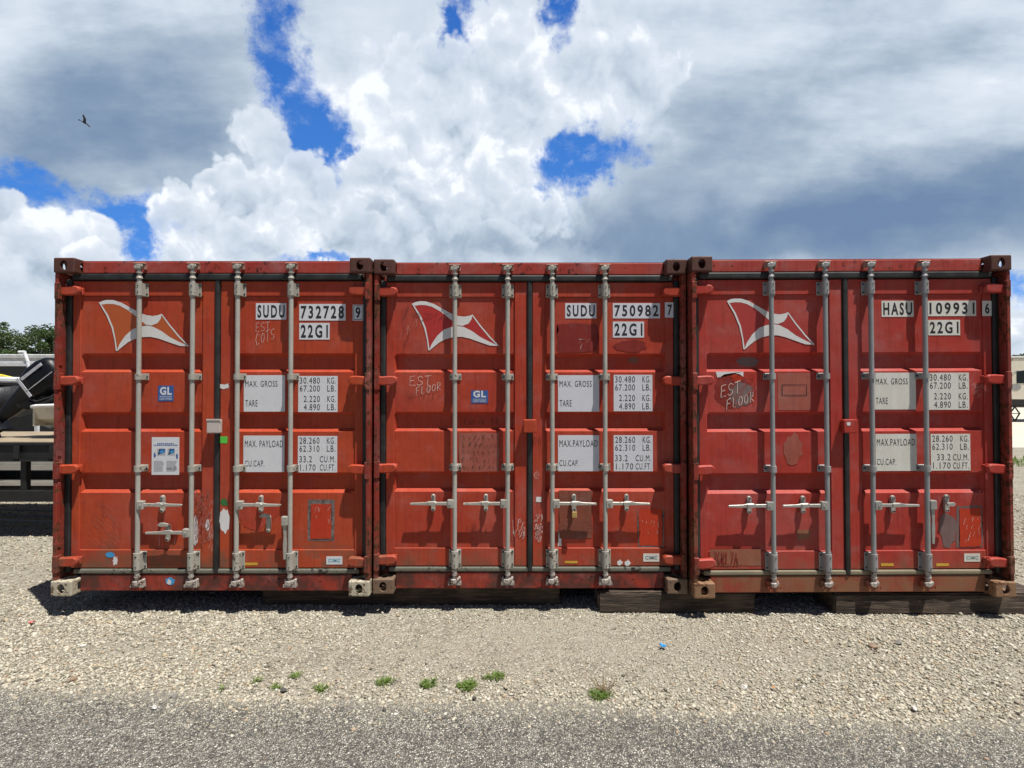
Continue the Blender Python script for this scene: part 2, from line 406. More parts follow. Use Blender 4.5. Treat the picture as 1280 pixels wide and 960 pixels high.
def bracket(mb, u, z0, z1, yb, w=.094, holes=4):
    """bearing: a flange plate on the door with a rounded housing over the rod"""
    r = .026
    mb.box(u - w / 2, u + w / 2, yb - .007, yb, z0, z1, .003)
    n = 8; prof = [(u - r, yb - .007)] + [(u + r * math.cos(t), Y_ROD - .004 - r * math.sin(t) * .85) for t in [math.pi - math.pi * k / n for k in range(n + 1)]] + [(u + r, yb - .007)]
    vs = [(a, b, z0 + .004) for a, b in prof] + [(a, b, z1 - .004) for a, b in prof]; m = len(prof)
    mb.add(vs, [(i, i + 1, m + i + 1, m + i) for i in range(m - 1)], 0, True)
    mb.add(vs[:m], [tuple(range(m))], 0); mb.add(vs[m:], [tuple(range(m))[::-1]], 0)
    zz = [(z0 + z1) / 2] if holes == 2 else [z0 + .02, z1 - .02]
    for zc in zz:
        for sx in (-1, 1):
            mb.cyl((u + sx * (w / 2 - .0105), yb - .006, zc), (u + sx * (w / 2 - .0105), yb - .0115, zc), .0065, n=8, mi=1)
    if holes == 4:
        for zc in (z0 + .03, z1 - .028): mb.cyl((u + .004, Y_ROD - .03, zc), (u + .004, Y_ROD - .022, zc), .004, n=6, mi=1)
def catch(mb, u, z, tilt=0, broken=False):
    """handle keeper: a two-lobed plate with bolts and a retaining hook"""
    y0 = Y_PLAT; w = .017; h = .068
    pts = []
    for k in range(9): t = math.pi * k / 8; pts.append((w * math.cos(t), h - w + w * math.sin(t)))
    for k in range(9): t = math.pi + math.pi * k / 8; pts.append((w * math.cos(t), -h + w + w * math.sin(t)))
    ct, st = math.cos(tilt), math.sin(tilt)
    pts = [(u + a * ct - b * st, z + a * st + b * ct) for a, b in pts]
    mb.prism(pts, y0 - .012, y0 - .030, 0, bev=.002)
    for s_ in (1, -1):
        a, b = u - s_ * (h - w) * st, z + s_ * (h - w) * ct
        mb.cyl((a, y0 - .026, b), (a, y0 - .040, b), .0105, n=10, mi=0); mb.cyl((a, y0 - .04, b), (a, y0 - .042, b), .006, n=8, mi=1)
    mb.box(u - .012, u + .012, y0 - .01, y0, z - .05, z + .05)            # stand-off
def handle_bar(mb, u, z, s, L=.345, seed=0):
    """handle lever lying level, from the rod towards s"""
    y = Y_ROD - .004
    mb.box(u + s * .004, u + s * .056, y - .020, y + .018, z - .034, z + .032, .006, seg=2)   # hub clevis
    mb.cyl((u + s * .034, y - .024, z), (u + s * .034, y - .017, z), .010, n=10, mi=0)
    q = [(u + s * .05, z + .013), (u + s * .14, z + .012), (u + s * .155, z + .020), (u + s * .20, z + .018), (u + s * .235, z + .010), (u + s * L, z + .006),
         (u + s * (L + .004), z - .002), (u + s * L, z - .010), (u + s * .235, z - .012), (u + s * .19, z - .013), (u + s * .14, z - .011), (u + s * .05, z - .013)]
    if s < 0: q = q[::-1]
    mb.prism(q, y - .012, y + .004, 0, bev=.002)
def handle_drop(mb, u, z, s, L=.31):
    """handle lever hanging straight down beside the rod"""
    y = Y_ROD - .002; c = u + s * .036
    mb.box(c - .026, c + .024, y - .022, y + .016, z - .05, z + .022, .007, seg=2)
    q = [(c - .017, z - .045), (c + .013, z - .045), (c + .010, z - .14), (c + .014, z - .2), (c + .008, z - L), (c - .010, z - L), (c - .014, z - .2), (c - .009, z - .13)]
    mb.prism(q, y - .012, y + .004, 0, bev=.002)
def cam_keeper(mb, u, z, up=1, junk=1):
    """cam claws and the forked keeper welded to the header or sill"""
    yb = Y_HEAD if up > 0 else Y_SILL
    a, b = sorted((z - up * .022, z + up * .028))
    mb.box(u - .046, u - .026, yb - .034, yb, a, b, .006, mi=1); mb.box(u + .026, u + .044, yb - .034, yb, a, b, .006, mi=1)
    mb.box(u - .047, u + .047, yb - .046, yb - .014, z + up * .020, z + up * .032, .005, mi=1)
    mb.box(u - .016, u + .015, Y_ROD - .022, Y_ROD + .020, a + .004, b - .008, .006)
    q = [(u - .034, z - .012), (u - .010, z - .022), (u + .014, z - .016), (u + .034, z + .004), (u + .028, z + .02), (u + .006, z + .010), (u - .014, z + .016), (u - .032, z + .008)]
    mb.prism(q, Y_ROD - .02, Y_ROD + .012, 0, bev=.003)
    mb.cyl((u, Y_ROD, z), (u, Y_ROD, z - up * .085), .0150, n=12); mb.cyl((u, Y_ROD, z - up * .04), (u, Y_ROD, z - up * .05), .022, n=12)
    mb.cyl((u, Y_ROD, z - up * .075), (u, Y_ROD, z - up * .09), .019, .025, n=12)

STROKES = {  # hand lettering, each letter in a unit box
 'E': [[(.9, 1), (.1, .95), (0, 0), (.95, .05)], [(.05, .5), (.75, .55)]], 'S': [[(.95, .85), (.5, 1), (.1, .8), (.25, .55), (.8, .4), (.85, .15), (.4, 0), (0, .15)]],
 'T': [[(0, .95), (1, 1)], [(.5, .97), (.42, 0)]], 'F': [[(.9, 1), (.1, .9), (0, 0)], [(.05, .5), (.7, .55)]], 'L': [[(.2, 1), (.1, .05), (.8, 0)]],
 'O': [[(.5, .9), (.1, .6), (.15, .15), (.55, 0), (.9, .35), (.8, .8), (.5, .9)]], 'R': [[(.1, 0), (.15, 1), (.75, .9), (.7, .55), (.15, .5), (.9, 0)]],
 'C': [[(.9, .85), (.4, 1), (.05, .5), (.3, .05), (.9, .1)]], 'D': [[(.1, 1), (.1, 0), (.7, .15), (.85, .6), (.1, 1)]], '6': [[(.75, 1), (.2, .6), (.15, .15), (.6, 0), (.85, .3), (.5, .5), (.2, .35)]],
 'o': [[(.5, .65), (.15, .4), (.2, .05), (.6, 0), (.85, .3), (.5, .65)]], 'a': [[(.8, .6), (.3, .6), (.15, .1), (.6, .05), (.8, .6), (.85, 0)]], 'r': [[(.2, .65), (.2, 0)], [(.2, .4), (.8, .65)]],
 's': [[(.8, .6), (.3, .6), (.7, .25), (.2, 0)]], '-': [[(.1, .35), (.9, .4)]], '1': [[(.3, .8), (.55, 1), (.5, 0)]], '0': [[(.5, 1), (.1, .5), (.5, 0), (.9, .5), (.5, 1)]], 'y': [[(.1, .6), (.5, .15)], [(.9, .65), (.3, -.4)]],
 '2': [[(.1, .8), (.5, 1), (.85, .7), (.1, .05), (.95, 0)]], '4': [[(.7, 0), (.7, 1), (0, .4), (1, .4)]], '7': [[(.1, 1), (.9, .95), (.4, 0)]], 'A': [[(0, 0), (.5, 1), (1, 0)], [(.2, .4), (.8, .4)]], 'l': [[(.4, 1), (.35, 0)]], '(': [[(.6, 1), (.2, .5), (.6, 0)]],
 'I': [[(.5, 1), (.45, 0)]], 'G': [[(.9, .85), (.4, 1), (.05, .5), (.4, .0), (.85, .1), (.85, .45), (.5, .45)]], 'e': [[(.15, .35), (.8, .4), (.6, .65), (.2, .5), (.2, .1), (.8, .05)]], '@': [[(.75,.5),(.5,.7),(.3,.5),(.45,.25),(.75,.35),(.85,.6),(.55,.95),(.15,.75),(.05,.35),(.35,0),(.75,.05)]]}

class Face:
    """writes onto one container's door end, from measurements in the photo"""
    def __init__(s, X0, Y0, Z0, root, roll=0): s.X0, s.Y0, s.Z0, s.root, s.roll = X0, Y0, Z0, root, roll
    def p(s, px, py, yl): 
        X, Z = at(px, py, s.Y0 + yl); x, z = X - s.X0, Z - s.Z0; c_, s_ = math.cos(s.roll), math.sin(s.roll)
        return x * c_ - z * s_, x * s_ + z * c_
    def rect(s, px0, px1, py0, py1, yl, jit=0):
        a = s.p(px0, py0, yl); b = s.p(px1, py1, yl); return a[0], b[0], b[1], a[1]
def jitpoly(u0, u1, z0, z1, j, n=5):
    out = []
    cs = [(u0, z0), (u1, z0), (u1, z1), (u0, z1)]
    for k in range(4):
        a, b = cs[k], cs[(k + 1) % 4]
        for i in range(n): 
            t = i / n; out.append((a[0] + (b[0] - a[0]) * t + random.uniform(-j, j), a[1] + (b[1] - a[1]) * t + random.uniform(-j, j)))
    return out
def blobpoly(u0, u1, z0, z1, j=.15, n=18):
    cx, cz, rx, rz = (u0 + u1) / 2, (z0 + z1) / 2, (u1 - u0) / 2, (z1 - z0) / 2
    return [(cx + rx * math.cos(2 * math.pi * k / n) * random.uniform(1 - j, 1 + j), cz + rz * math.sin(2 * math.pi * k / n) * random.uniform(1 - j, 1 + j)) for k in range(n)]

LOGO_UP = [(262, 318), (280, 310), (300, 306), (330, 307), (370, 320), (420, 348), (460, 370), (490, 380), (520, 384), (545, 380), (563, 373), (557, 398), (542, 419), (512, 430), (485, 426), (458, 402), (430, 379), (400, 356), (360, 334), (330, 326), (300, 325), (274, 329)]
LOGO_LO = [(345, 556), (358, 522), (385, 481), (420, 449), (455, 436), (490, 430), (520, 436), (560, 456), (600, 485), (640, 506), (694, 531), (650, 529), (600, 512), (550, 494), (510, 485), (470, 486), (430, 496), (400, 511), (370, 535)]
LOGO_L = [(262, 318), (300, 380), (325, 440), (338, 500), (345, 552)]
LOGO_R = [(562, 376), (600, 428), (650, 488), (692, 530)]
LOGO_F1 = [(268, 326), (300, 325), (330, 326), (360, 334), (400, 356), (430, 379), (458, 402), (485, 426), (455, 436), (420, 449), (385, 481), (358, 522), (345, 550), (338, 500), (325, 440), (300, 380)]
LOGO_F2 = [(487, 427), (512, 430), (542, 419), (557, 398), (563, 378), (600, 428), (650, 488), (690, 528), (640, 506), (600, 485), (560, 456), (520, 436)]

def side_wall_mesh(x_out, s):
    """corrugated side sheet: trapezoid waves along the length"""
    mb = MB(); z0, z1 = .16, 2.46; pts = []; y = .16; d = .036
    while y < LEN - .2:
        pts += [(0, y), (0, y + .07), (d, y + .138), (d, y + .208)]; y += .276
    pts.append((0, LEN - .12))
    vs = [(x_out + s * (.012 + a), b, z0) for a, b in pts] + [(x_out + s * (.012 + a), b, z1) for a, b in pts]; n = len(pts)
    mb.add(vs, [(i, i + 1, n + i + 1, n + i) for i in range(n - 1)])
    return mb

def make_container(cfg):
    X0, Y0, Z0 = cfg['pos']; root = empty('shipping_container', (X0, Y0, Z0))
    tag(root, cfg['label'], 'shipping container', 'shipping containers standing in a row')
    P, PR, PP = cfg['paint'], cfg['rusty'], cfg['post']; ST, STR, CM = cfg['rod'], cfg['rust_cam'], cfg['cam']
    # castings
    for iy in (0, 1):
        for ix in (0, 1):
            for iz in (0, 1):
                me = CAST.copy(); me.materials.clear(); me.materials.append(cfg['cast'][ix + 2 * iz]); o = bpy.data.objects.new('corner_casting', me); COL.objects.link(o); o.parent = root
                o.location = (.081 + ix * (W - .162), .089 + iy * (LEN - .178), .059 - .006 + iz * (HT - .118 + .006))
                for p_ in me.polygons: p_.use_smooth = False
    # header and sill
    mb = MB(); mb.box(.158, W - .158, Y_HEAD, .20, 2.486, 2.579, .006); mb.box(.158, W - .158, Y_HEAD + .004, .20, 2.579, 2.584)
    mb.build('header', cfg['header'], root)
    mb = MB(); mb.box(.158, W - .158, Y_SILL, .21, .006, .136, .006); mb.build('sill', cfg['sill'], root)
    # corner posts, with the recess the door seals against
    for s_ in (0, 1):
        mb = MB()
        def bx(u0, u1, y0, y1, z0, z1, bev=.004):
            if s_: u0, u1 = W - u1, W - u0
            mb.box(u0, u1, y0, y1, z0, z1, bev)
        bx(.004, .034, .012, .17, .112, 2.473); bx(.034, .090, .135, .19, .112, 2.473)
        for z0, z1 in ((.36, .86), (1.06, 1.56), (1.76, 2.25)):
            bx(.0325, .040, .02, .05, z0, z1, .003)
        for zc in (.245, .963, 1.648, 2.345): bx(.0055, .044, .004, .06, zc - .075, zc + .055, .004)
        mb.build('corner_post', PP, root)
    # rear end, sides, roof, floor
    mb = MB(); mb.box(0.01, .15, LEN - .16, LEN - .01, .112, 2.473); mb.box(W - .15, W - .01, LEN - .16, LEN - .01, .112, 2.473)
    for i in range(9): u = .15 + i * .2375; mb.box(u, u + .15, LEN - .05, LEN - .02, .16, 2.45); mb.box(u + .15, u + .2375, LEN - .085, LEN - .055, .16, 2.45)
    mb.build('rear_wall', P, root)
    for x_, s_ in ((0, 1), (W, -1)):
        side_wall_mesh(x_, s_).build('side_wall', P, root)
        mb = MB(); mb.box(x_ + s_ * .004, x_ + s_ * .064, .178, LEN - .178, 2.46, 2.56, .004); mb.box(x_ + s_ * .004, x_ + s_ * .05, .178, LEN - .178, .02, .16, .004); mb.build('side_rail', PR, root)
    mb = MB(); n = 40; vs = []; fs = []
    for i in range(n + 1):
        yy = .17 + (LEN - .34) * i / n; zz = 2.562 + (.012 if i % 2 else 0); vs += [(.06, yy, zz), (W - .06, yy, zz)]
    fs = [(2 * i, 2 * i + 1, 2 * i + 3, 2 * i + 2) for i in range(n)]; mb.add(vs, fs); mb.box(.02, W - .02, .16, LEN - .1, .13, .15)
    for i in range(12): mb.box(.05, W - .05, .4 + i * .46, .44 + i * .46, .03, .13)
    mb.build('roof', P, root)
    # seals round the doors
    mb = MB()
    mb.box(.085, W - .085, .074, .138, 2.432, 2.483, .012, seg=2); mb.build('door_seal', RUBBER, root)
    mb = MB(); mb.box(.104, W - .104, .086, .148, .139, .176, .010, seg=2)
    mb.build('door_seal', [cfg['low_seal']], root)
    for s_ in (0, 1):
        mb = MB(); u0, u1 = (.036, .079) if not s_ else (W - .079, W - .036); mb.box(u0, u1, .080, .138, .15, 2.44, .01, seg=2); mb.build('door_seal', RUBBER, root)
    mb = MB(); mb.box(U_MID - .020, U_MID + .020, .080, .148, .14, 2.44, .012, seg=2); mb.build('centre_seal', [RUBBER], root)
    # doors
    doors = []
    for s_ in (0, 1):
        mb = MB(); a, b = (U_DOOR0, U_MID - .021) if not s_ else (U_MID + .021, U_DOOR1)
        wo, wi = (.064, .100)                                  # outer and inner stile widths
        l, r = (a + wo, b - wi) if not s_ else (a + wi, b - wo)
        bev = .004
        mb.box(a, l, Y_STILE, .150, .182, 2.428, bev); mb.box(r, b, Y_STILE, .150, .182, 2.428, bev)
        mb.box(l + .0005, r - .0005, Y_STILE + .001, .150, 2.311, 2.427, bev); mb.box(l + .0005, r - .0005, Y_STILE + .001, .150, .183, .325, bev)
        # the pressed sheet; its grooves end short of the stiles with sloping ends
        ls, rs = l + .018, r - .018; vs = []; fs = []
        cols = (l - .002, ls, rs, r + .002)
        for (z, y) in PROFILE:
            for ci, u in enumerate(cols): vs.append((u, (Y_PLAT if ci in (0, 3) else y), z))
        for i in range(len(PROFILE) - 1):
            for k in range(3):
                q = (i * 4 + k, i * 4 + k + 1, (i + 1) * 4 + k + 1, (i + 1) * 4 + k); fs.append(q[::-1])
        mb.add(vs, fs)
        d = mb.build('door', P, root); doors.append(d)
        # weld bead along the stile
    # hinges
    for s_ in (0, 1):
        for zc in (.250, .963, 1.648, 2.345):
            q = [(.006, -.034), (.060, -.040), (.120, -.038), (.158, -.032), (.176, -.018), (.180, .002), (.175, .022), (.158, .033), (.110, .034), (.060, .030), (.006, .034)]
            q = [((u if not s_ else W - u), zc + z) for u, z in q]
            mb = MB(); mb.prism(q, .026, .070, 0, bev=.009); c = .152 if not s_ else W - .152
            mb.cyl((c, .062, zc - .036), (c, .062, zc + .032), .016, n=12)
            mb.box(c - .026, c + .022, .070, Y_STILE, zc - .030, zc + .026, .004)
            mb.build('hinge', cfg['hinge'], root)
    # lock rods with bearings, cams and handles
    for i, u in enumerate(ROD_U):
        mb = MB(); mb.cyl((u, Y_ROD, .14), (u, Y_ROD, 2.46), .0175, n=18)
        rod = mb.build('lock_rod', ST, root)
        for z0, z1, w, h, yb in ((2.302, 2.408, .094, 4, Y_STILE), (1.649, 1.700, .094, 2, Y_PLAT), (.935, .988, .094, 2, Y_PLAT), (.178, .316, .096, 4, Y_STILE)):
            mb = MB(); bracket(mb, u, z0, z1, yb, w, h); mb.build('rod_bearing', [CM, HOLE], rod)
        mb = MB(); cam_keeper(mb, u, 2.530, 1); mb.build('cam', [CM, STR], rod)
        mb = MB(); cam_keeper(mb, u, .085, -1); mb.build('cam', [CAMLOW, cfg['sill'] if cfg['rod'] is ROD3 else CAMLOW], rod)
        kind, s_, z = cfg['handles'][i]
        mb = MB()
        if kind == 'bar': handle_bar(mb, u, z, s_)
        else: handle_drop(mb, u, z, s_)
        mb.build('door_handle', cfg['lever'], rod)
    for u, z, t, hook in cfg['catches']:
        mb = MB(); catch(mb, u, z, t)
        if hook:
            mb.prism([(u - .068, z + .062), (u - .05, z + .082), (u - .02, z + .084), (u + .016, z + .074), (u + .014, z + .052), (u - .02, z + .052), (u - .04, z + .05)], Y_PLAT - .032, Y_PLAT - .05, 0, bev=.003)
        else:
            mb.prism([(u - .034, z + .014), (u + .018, z + .016), (u + .034, z + .006), (u + .02, z - .014), (u - .03, z - .012)], Y_ROD - .022, Y_ROD - .008, 0, bev=.002)
        mb.build('handle_catch', [cfg['lever'], HOLE], root)
    # lock box over the middle seal
    zc = 1.335 - .045; mb = MB(); mb.box(U_MID - .052, U_MID + .052, .034, .075, zc - .052, zc + .052, .007, seg=2); mb.box(U_MID - .045, U_MID + .03, .075, Y_STILE, zc - .04, zc + .04)
    if cfg['lockbox_edge']: mb.box(U_MID - .052, U_MID + .060, .030, .0338, zc + .046, zc + .058, .001)
    mb.build('lock_box', cfg['lockbox'], root)
    return root, doors

P1 = container_paint('weathered_orange_red_paint', (.405, .051, .023), (.45, .070, .024), (.10, .035, .02), 1.0, .20, fade=.22)
P2 = container_paint('weathered_brick_red_paint', (.395, .046, .024), (.43, .062, .027), (.09, .03, .02), 5.0, .12, fade=.36, rusty=.02)
P3 = container_paint('weathered_crimson_red_paint', (.38, .038, .029), (.41, .050, .033), (.11, .04, .02), 9.0, .10, grime_col=(.20, .10, .055), fade=.45, rusty=.02)
S1 = container_paint('scuffed_red_sill_paint', (.30, .035, .022), (.36, .05, .03), (.05, .028, .02), 2.0, .20, grime_col=(.060, .035, .028), fade=.9, rusty=.12)
S3 = container_paint('muddy_sill_paint', (.30, .06, .035), (.26, .11, .06), (.13, .06, .03), 12.0, .34, grime_col=(.24, .12, .065), fade=.5, rusty=.08)
HD = container_paint('sunburnt_header_paint', (.33, .036, .026), (.40, .06, .042), (.06, .02, .015), 15.0, -1, fade=.6, rusty=.13)
HD3 = container_paint('faded_header_paint', (.37, .05, .04), (.42, .075, .055), (.07, .03, .02), 16.0, -1, fade=.6, rusty=.10)
PO1 = container_paint('rust_streaked_post_paint', (.20, .026, .018), (.31, .05, .03), (.15, .060, .03), 21.0, .3, grime_col=(.10, .06, .045), fade=.7, rusty=.20)
PO3 = container_paint('rusty_brown_post_paint', (.22, .03, .022), (.30, .05, .03), (.14, .05, .025), 25.0, .4, fade=.3, rusty=.20)
CD = steel('dark_rusted_casting', (.10, .032, .022), .12, 31, rustc=(.11, .06, .03), rough=.6)
CW = steel('whitened_casting', (.52, .47, .36), .15, 33, rough=.65, rustc=(.16, .08, .04))
CB = steel('brown_worn_casting', (.20, .13, .085), .11, 35, rough=.65, rustc=(.13, .05, .03))
CO = steel('orange_rusted_casting', (.27, .15, .08), .11, 37, rough=.7, rustc=(.15, .06, .025))
ROD1 = steel('grey_painted_rod', (.44, .425, .38), .01, 41); ROD3 = steel('galvanised_rod', (.33, .345, .35), -.02, 43, metal=.15, rough=.45)
CAM1 = steel('worn_grey_fitting', (.41, .395, .345), .08, 45); CAM3 = steel('dull_zinc_fitting', (.36, .36, .36), .02, 47, metal=.2)
CAMLOW = steel('chipped_lower_fitting', (.45, .40, .36), .14, 46)
CAM3L = CAM3
LEV1 = steel('worn_pale_lever', (.45, .43, .38), .05, 49, metal=.2, rough=.4); LEV3 = steel('worn_zinc_lever', (.42, .41, .38), .0, 51, metal=.3, rough=.4)
RCAM = steel('rusted_keeper', (.40, .20, .15), .08, 53, rough=.7)
LSEAL1 = RUBBER_WORN; LSEAL3 = steel('muddy_seal_rubber', (.26, .22, .15), .0, 55, rough=.8, rustc=(.06, .04, .03))
HOOKW = vinyl('peeling_white_paint', (.55, .48, .44), 14, .5)
Z684, Z470 = .684, .470
C = []
cfgs = [
 dict(pos=(-3.526, 0, .17), label='orange-red shipping container at the left end, lettered SUDU 732728, white instruction sheet on its door',
      paint=P1, rusty=PO1, post=PO1, header=HD, sill=S1, hinge=P1, rod=ROD1, rust_cam=RCAM, cam=CAM1, lever=LEV1, low_seal=LSEAL1, lockbox=HOOKW, lockbox_edge=True,
      cast=[CW, CW, CD, CD], handles=[('bar', 1, Z684), ('bar', -1, Z470), ('bar', 1, Z684), ('drop', -1, .575)],
      catches=[(ROD_U[0] + .172, Z684, 0, False), (ROD_U[1] - .20, Z470 - .01, 0, True), (ROD_U[2] + .175, Z684, 0, False), (ROD_U[3] - .180, .530, 0, True)]),
 dict(pos=(-1.078, .05, .17), label='brick-red shipping container in the middle, lettered SUDU 750982, brass padlock on one door handle',
      paint=P2, rusty=PO1, post=PO1, header=HD, sill=S1, hinge=P2, rod=ROD1, rust_cam=RCAM, cam=CAM1, lever=LEV1, low_seal=LSEAL1, lockbox=P1, lockbox_edge=False,
      cast=[CB, CB, CD, CD], handles=[('bar', -1, Z684), ('bar', -1, Z684), ('bar', 1, Z684), ('bar', 1, Z684)],
      catches=[(ROD_U[0] - .172, Z684, 0, False), (ROD_U[1] - .172, Z684, 0, False), (ROD_U[2] + .172, Z684, 0, False), (ROD_U[3] + .172, Z684, 0, False)]),
 dict(pos=(1.375, -.045, .17), roll=R(-.25), label='crimson shipping container at the right end, lettered HASU 109931, muddy brown along its sill',
      paint=P3, rusty=PO3, post=PO3, header=HD3, sill=S3, hinge=P3, rod=ROD3, rust_cam=RCAM, cam=CAM3, lever=LEV3, low_seal=LSEAL3, lockbox=P3, lockbox_edge=False,
      cast=[CO, CO, CD, CD], handles=[('bar', -1, Z684), ('bar', -1, Z684), ('bar', 1, Z684), ('drop', 1, .70)],
      catches=[(ROD_U[0] - .172, Z684, 0, False), (ROD_U[1] - .172, Z684, 0, False), (ROD_U[2] + .172, Z684, 0, False), (ROD_U[3] + .172, Z684 + .005, 0, False)])]
for c in cfgs:
    root, doors = make_container(c); root.rotation_euler = (0, c.get('roll', 0), 0); C.append((Face(*c['pos'], root, c.get('roll', 0)), doors))

# ------------------------------------------------------------------ lettering, stickers, patches and scrawls on the doors
LBL = [vinyl('white_label_%s' % n, col, 60 + k, .25, ystain=ys) for k, (n, col, ys) in enumerate((('clean', (.66, .67, .70), .0), ('grey', (.63, .64, .69), .0), ('yellowed', (.68, .67, .62), .16)))]
DK = [0]
def dk():
    DK[0] = (DK[0] + 1) % 24; return DK[0] * .00006
D = .0020                                                   # stickers stand this far off the sheet
def label(ci, box, lines, yl=Y_PLAT, door=1, bold=.018, border=False):
    """lines: (string, x0, x1, y0, y1) in photo measurements"""
    f, doors = C[ci]; y = yl - D; mb = MB()
    u0, u1, z0, z1 = f.rect(*box, yl); mb.box(u0, u1, y, yl - .0003, z0, z1)
    for (t, x0, x1, y0, y1) in lines:
        a, b, c_, d_ = f.rect(x0, x1, y0, y1, yl); text_into(mb, t, a, b, c_, d_, y - .0006, 1, bold, 1.35 if bold > .02 and len(t) > 1 else 1.15)
    if border:
        a, b, c_, d_ = u0 + .006, u1 - .006, z0 + .006, z1 - .006; w = .004
        for q in ((a, a + w, c_, d_), (b - w, b, c_, d_), (a, b, c_, c_ + w), (a, b, d_ - w, d_)): mb.add([(q[0], y - .0005, q[2]), (q[1], y - .0005, q[2]), (q[1], y - .0005, q[3]), (q[0], y - .0005, q[3])], [(0, 1, 2, 3)], 1)
    mb.build('lettered_label', [LBL[ci], BLACK], doors[door])
def labels(ci, o):
    """the set of weights and codes; o holds the corner of each label"""
    def idbox(key, txt, border=False, yl=Y_PLAT):
        x0, x1, y0, y1 = o[key]; label(ci, (x0, x1, y0, y1), [(txt, x0 + 2.0, x1 - 2.0, y0 + 2.2, y1 - 2.2)], yl=yl, bold=.028, border=border)
    idbox('own', o['own_t']); idbox('num', o['num_t']); idbox('typ', '22G1')
    x0, x1, y0, y1 = o['chk']; label(ci, (x0, x1, y0, y1), [(o['chk_t'], x0 + 3.4, x1 - 3.4, y0 + 2.8, y1 - 2.8)], yl=Y_STILE, bold=.028, border=(ci == 0))
    x0, x1, y0, y1 = o['mg']; label(ci, o['mg'], [('MAX. GROSS', x0 + 1.8, x0 + 42, y0 + 7, y0 + 14.5), ('TARE', x0 + 2, x0 + 17, y0 + 31, y0 + 39)], bold=.0)
    x0, x1, y0, y1 = o['mp']; label(ci, o['mp'], [('MAX. PAYLOAD' if ci == 0 else 'MAX.PAYLOAD', x0 + 1.8, x0 + 49.5, y0 + 6, y0 + 14.5), ('CU.CAP.', x0 + 1.8, x0 + 26, y0 + 31, y0 + 38.5)], bold=.0)
    def rows(key, r):
        x0, x1, y0, y1 = o[key]; h = (y1 - y0) / 45.5; w = x1 - x0; L = []
        for (t, a, b), yy in zip(r, (1.8, 11.8, 25.0, 35.4)):
            L.append((t, x0 + a * w, x0 + b * w, y0 + yy * h, y0 + (yy + 7.8) * h))
        for t, yy in zip(('KG.', 'LB.', 'KG.', 'LB.') if key == 'n1' else ('KG.', 'LB.', 'CU.M.', 'CU.FT.'), (1.8, 11.8, 25.0, 35.4)):
            L.append((t, x0 + (.74 if len(t) == 3 else .56) * w, x0 + .955 * w, y0 + yy * h, y0 + (yy + 7.8) * h))
        label(ci, o[key], L, bold=.0)
    rows('n1', [('30.480', .04, .55), ('67.200', .04, .55), ('2.220', .14, .55), ('4.890', .14, .55)])
    rows('n2', [('28.260', .04, .55), ('62.310', .04, .55), (('33.2'), .04 if ci < 2 else .16, .36 if ci < 2 else .50), ('1.170', .06, .45 if ci == 0 else .50)])
labels(0, dict(own=(320, 358, 379, 399.5), own_t='SUDU', num=(374.2, 432, 380, 400.7), num_t='732728', chk=(441, 454, 381, 400.7), chk_t='9', typ=(374.2, 412, 403.7, 424.5),
               mg=(305, 356.2, 469, 514.5), n1=(373, 422, 470, 515), mp=(304.5, 355.5, 544.5, 590), n2=(372.5, 421.5, 545, 590.5)))
labels(1, dict(own=(706.5, 745.5, 379, 398), own_t='SUDU', num=(766, 825, 379, 398), num_t='750982', chk=(831, 843.5, 378, 397), chk_t='7', typ=(766, 805, 402, 422),
               mg=(697.5, 749, 469, 514.5), n1=(767, 815.5, 468.5, 514), mp=(697.5, 749, 544, 589), n2=(767, 816, 544, 589)))
labels(2, dict(own=(1101.7, 1142, 376, 396), own_t='HASU', num=(1159.5, 1220, 376, 395), num_t='109931', chk=(1227.5, 1240, 376, 395), chk_t='6', typ=(1160, 1200, 400, 419),
               mg=(1092.5, 1145, 466, 511.7), n1=(1160, 1211.5, 466, 512), mp=(1094, 1146, 542.5, 588.5), n2=(1163, 1213, 542.5, 588)))

def logo(ci, x0, y0, x1, y1, fill):
    f, doors = C[ci]; y = Y_PLAT - D
    def T(p): 
        px = x0 + (p[0] - 262) / (694 - 262) * (x1 - x0); py = y0 + (p[1] - 318) / (531 - 318) * (y1 - y0); return f.p(px, py, Y_PLAT)
    mb = MB(); mb.sheet([T(p) for p in LOGO_F1], y, 0); mb.sheet([T(p) for p in LOGO_F2], y, 0)
    mb.sheet([T(p) for p in LOGO_UP], y - .0005, 1); mb.sheet([T(p) for p in LOGO_LO], y - .0005, 1)
    st = random.getstate(); random.seed(1)
    mb.ribbon([T(p) for p in LOGO_L], .0125, y - .001, 1); mb.ribbon([T(p) for p in LOGO_R], .0105, y - .001, 1); random.setstate(st)
    mb.build('flag_emblem', [fill, LOGOW], doors[0])
LOGOW = vinyl('white_emblem_paint', (.68, .67, .66), 70, .35)
LF1 = vinyl('orange_emblem_fill', (.45, .090, .018), 71, .3); LF2 = vinyl('bright_red_emblem_fill', (.42, .022, .018), 72, .3); LF3 = vinyl('crimson_emblem_fill', (.39, .035, .03), 73, .3)
logo(0, 124.5, 378, 236.5, 433, LF1); logo(1, 515.5, 379.5, 623.5, 432.5, LF2); logo(2, 909, 376, 1018, 431, LF3)

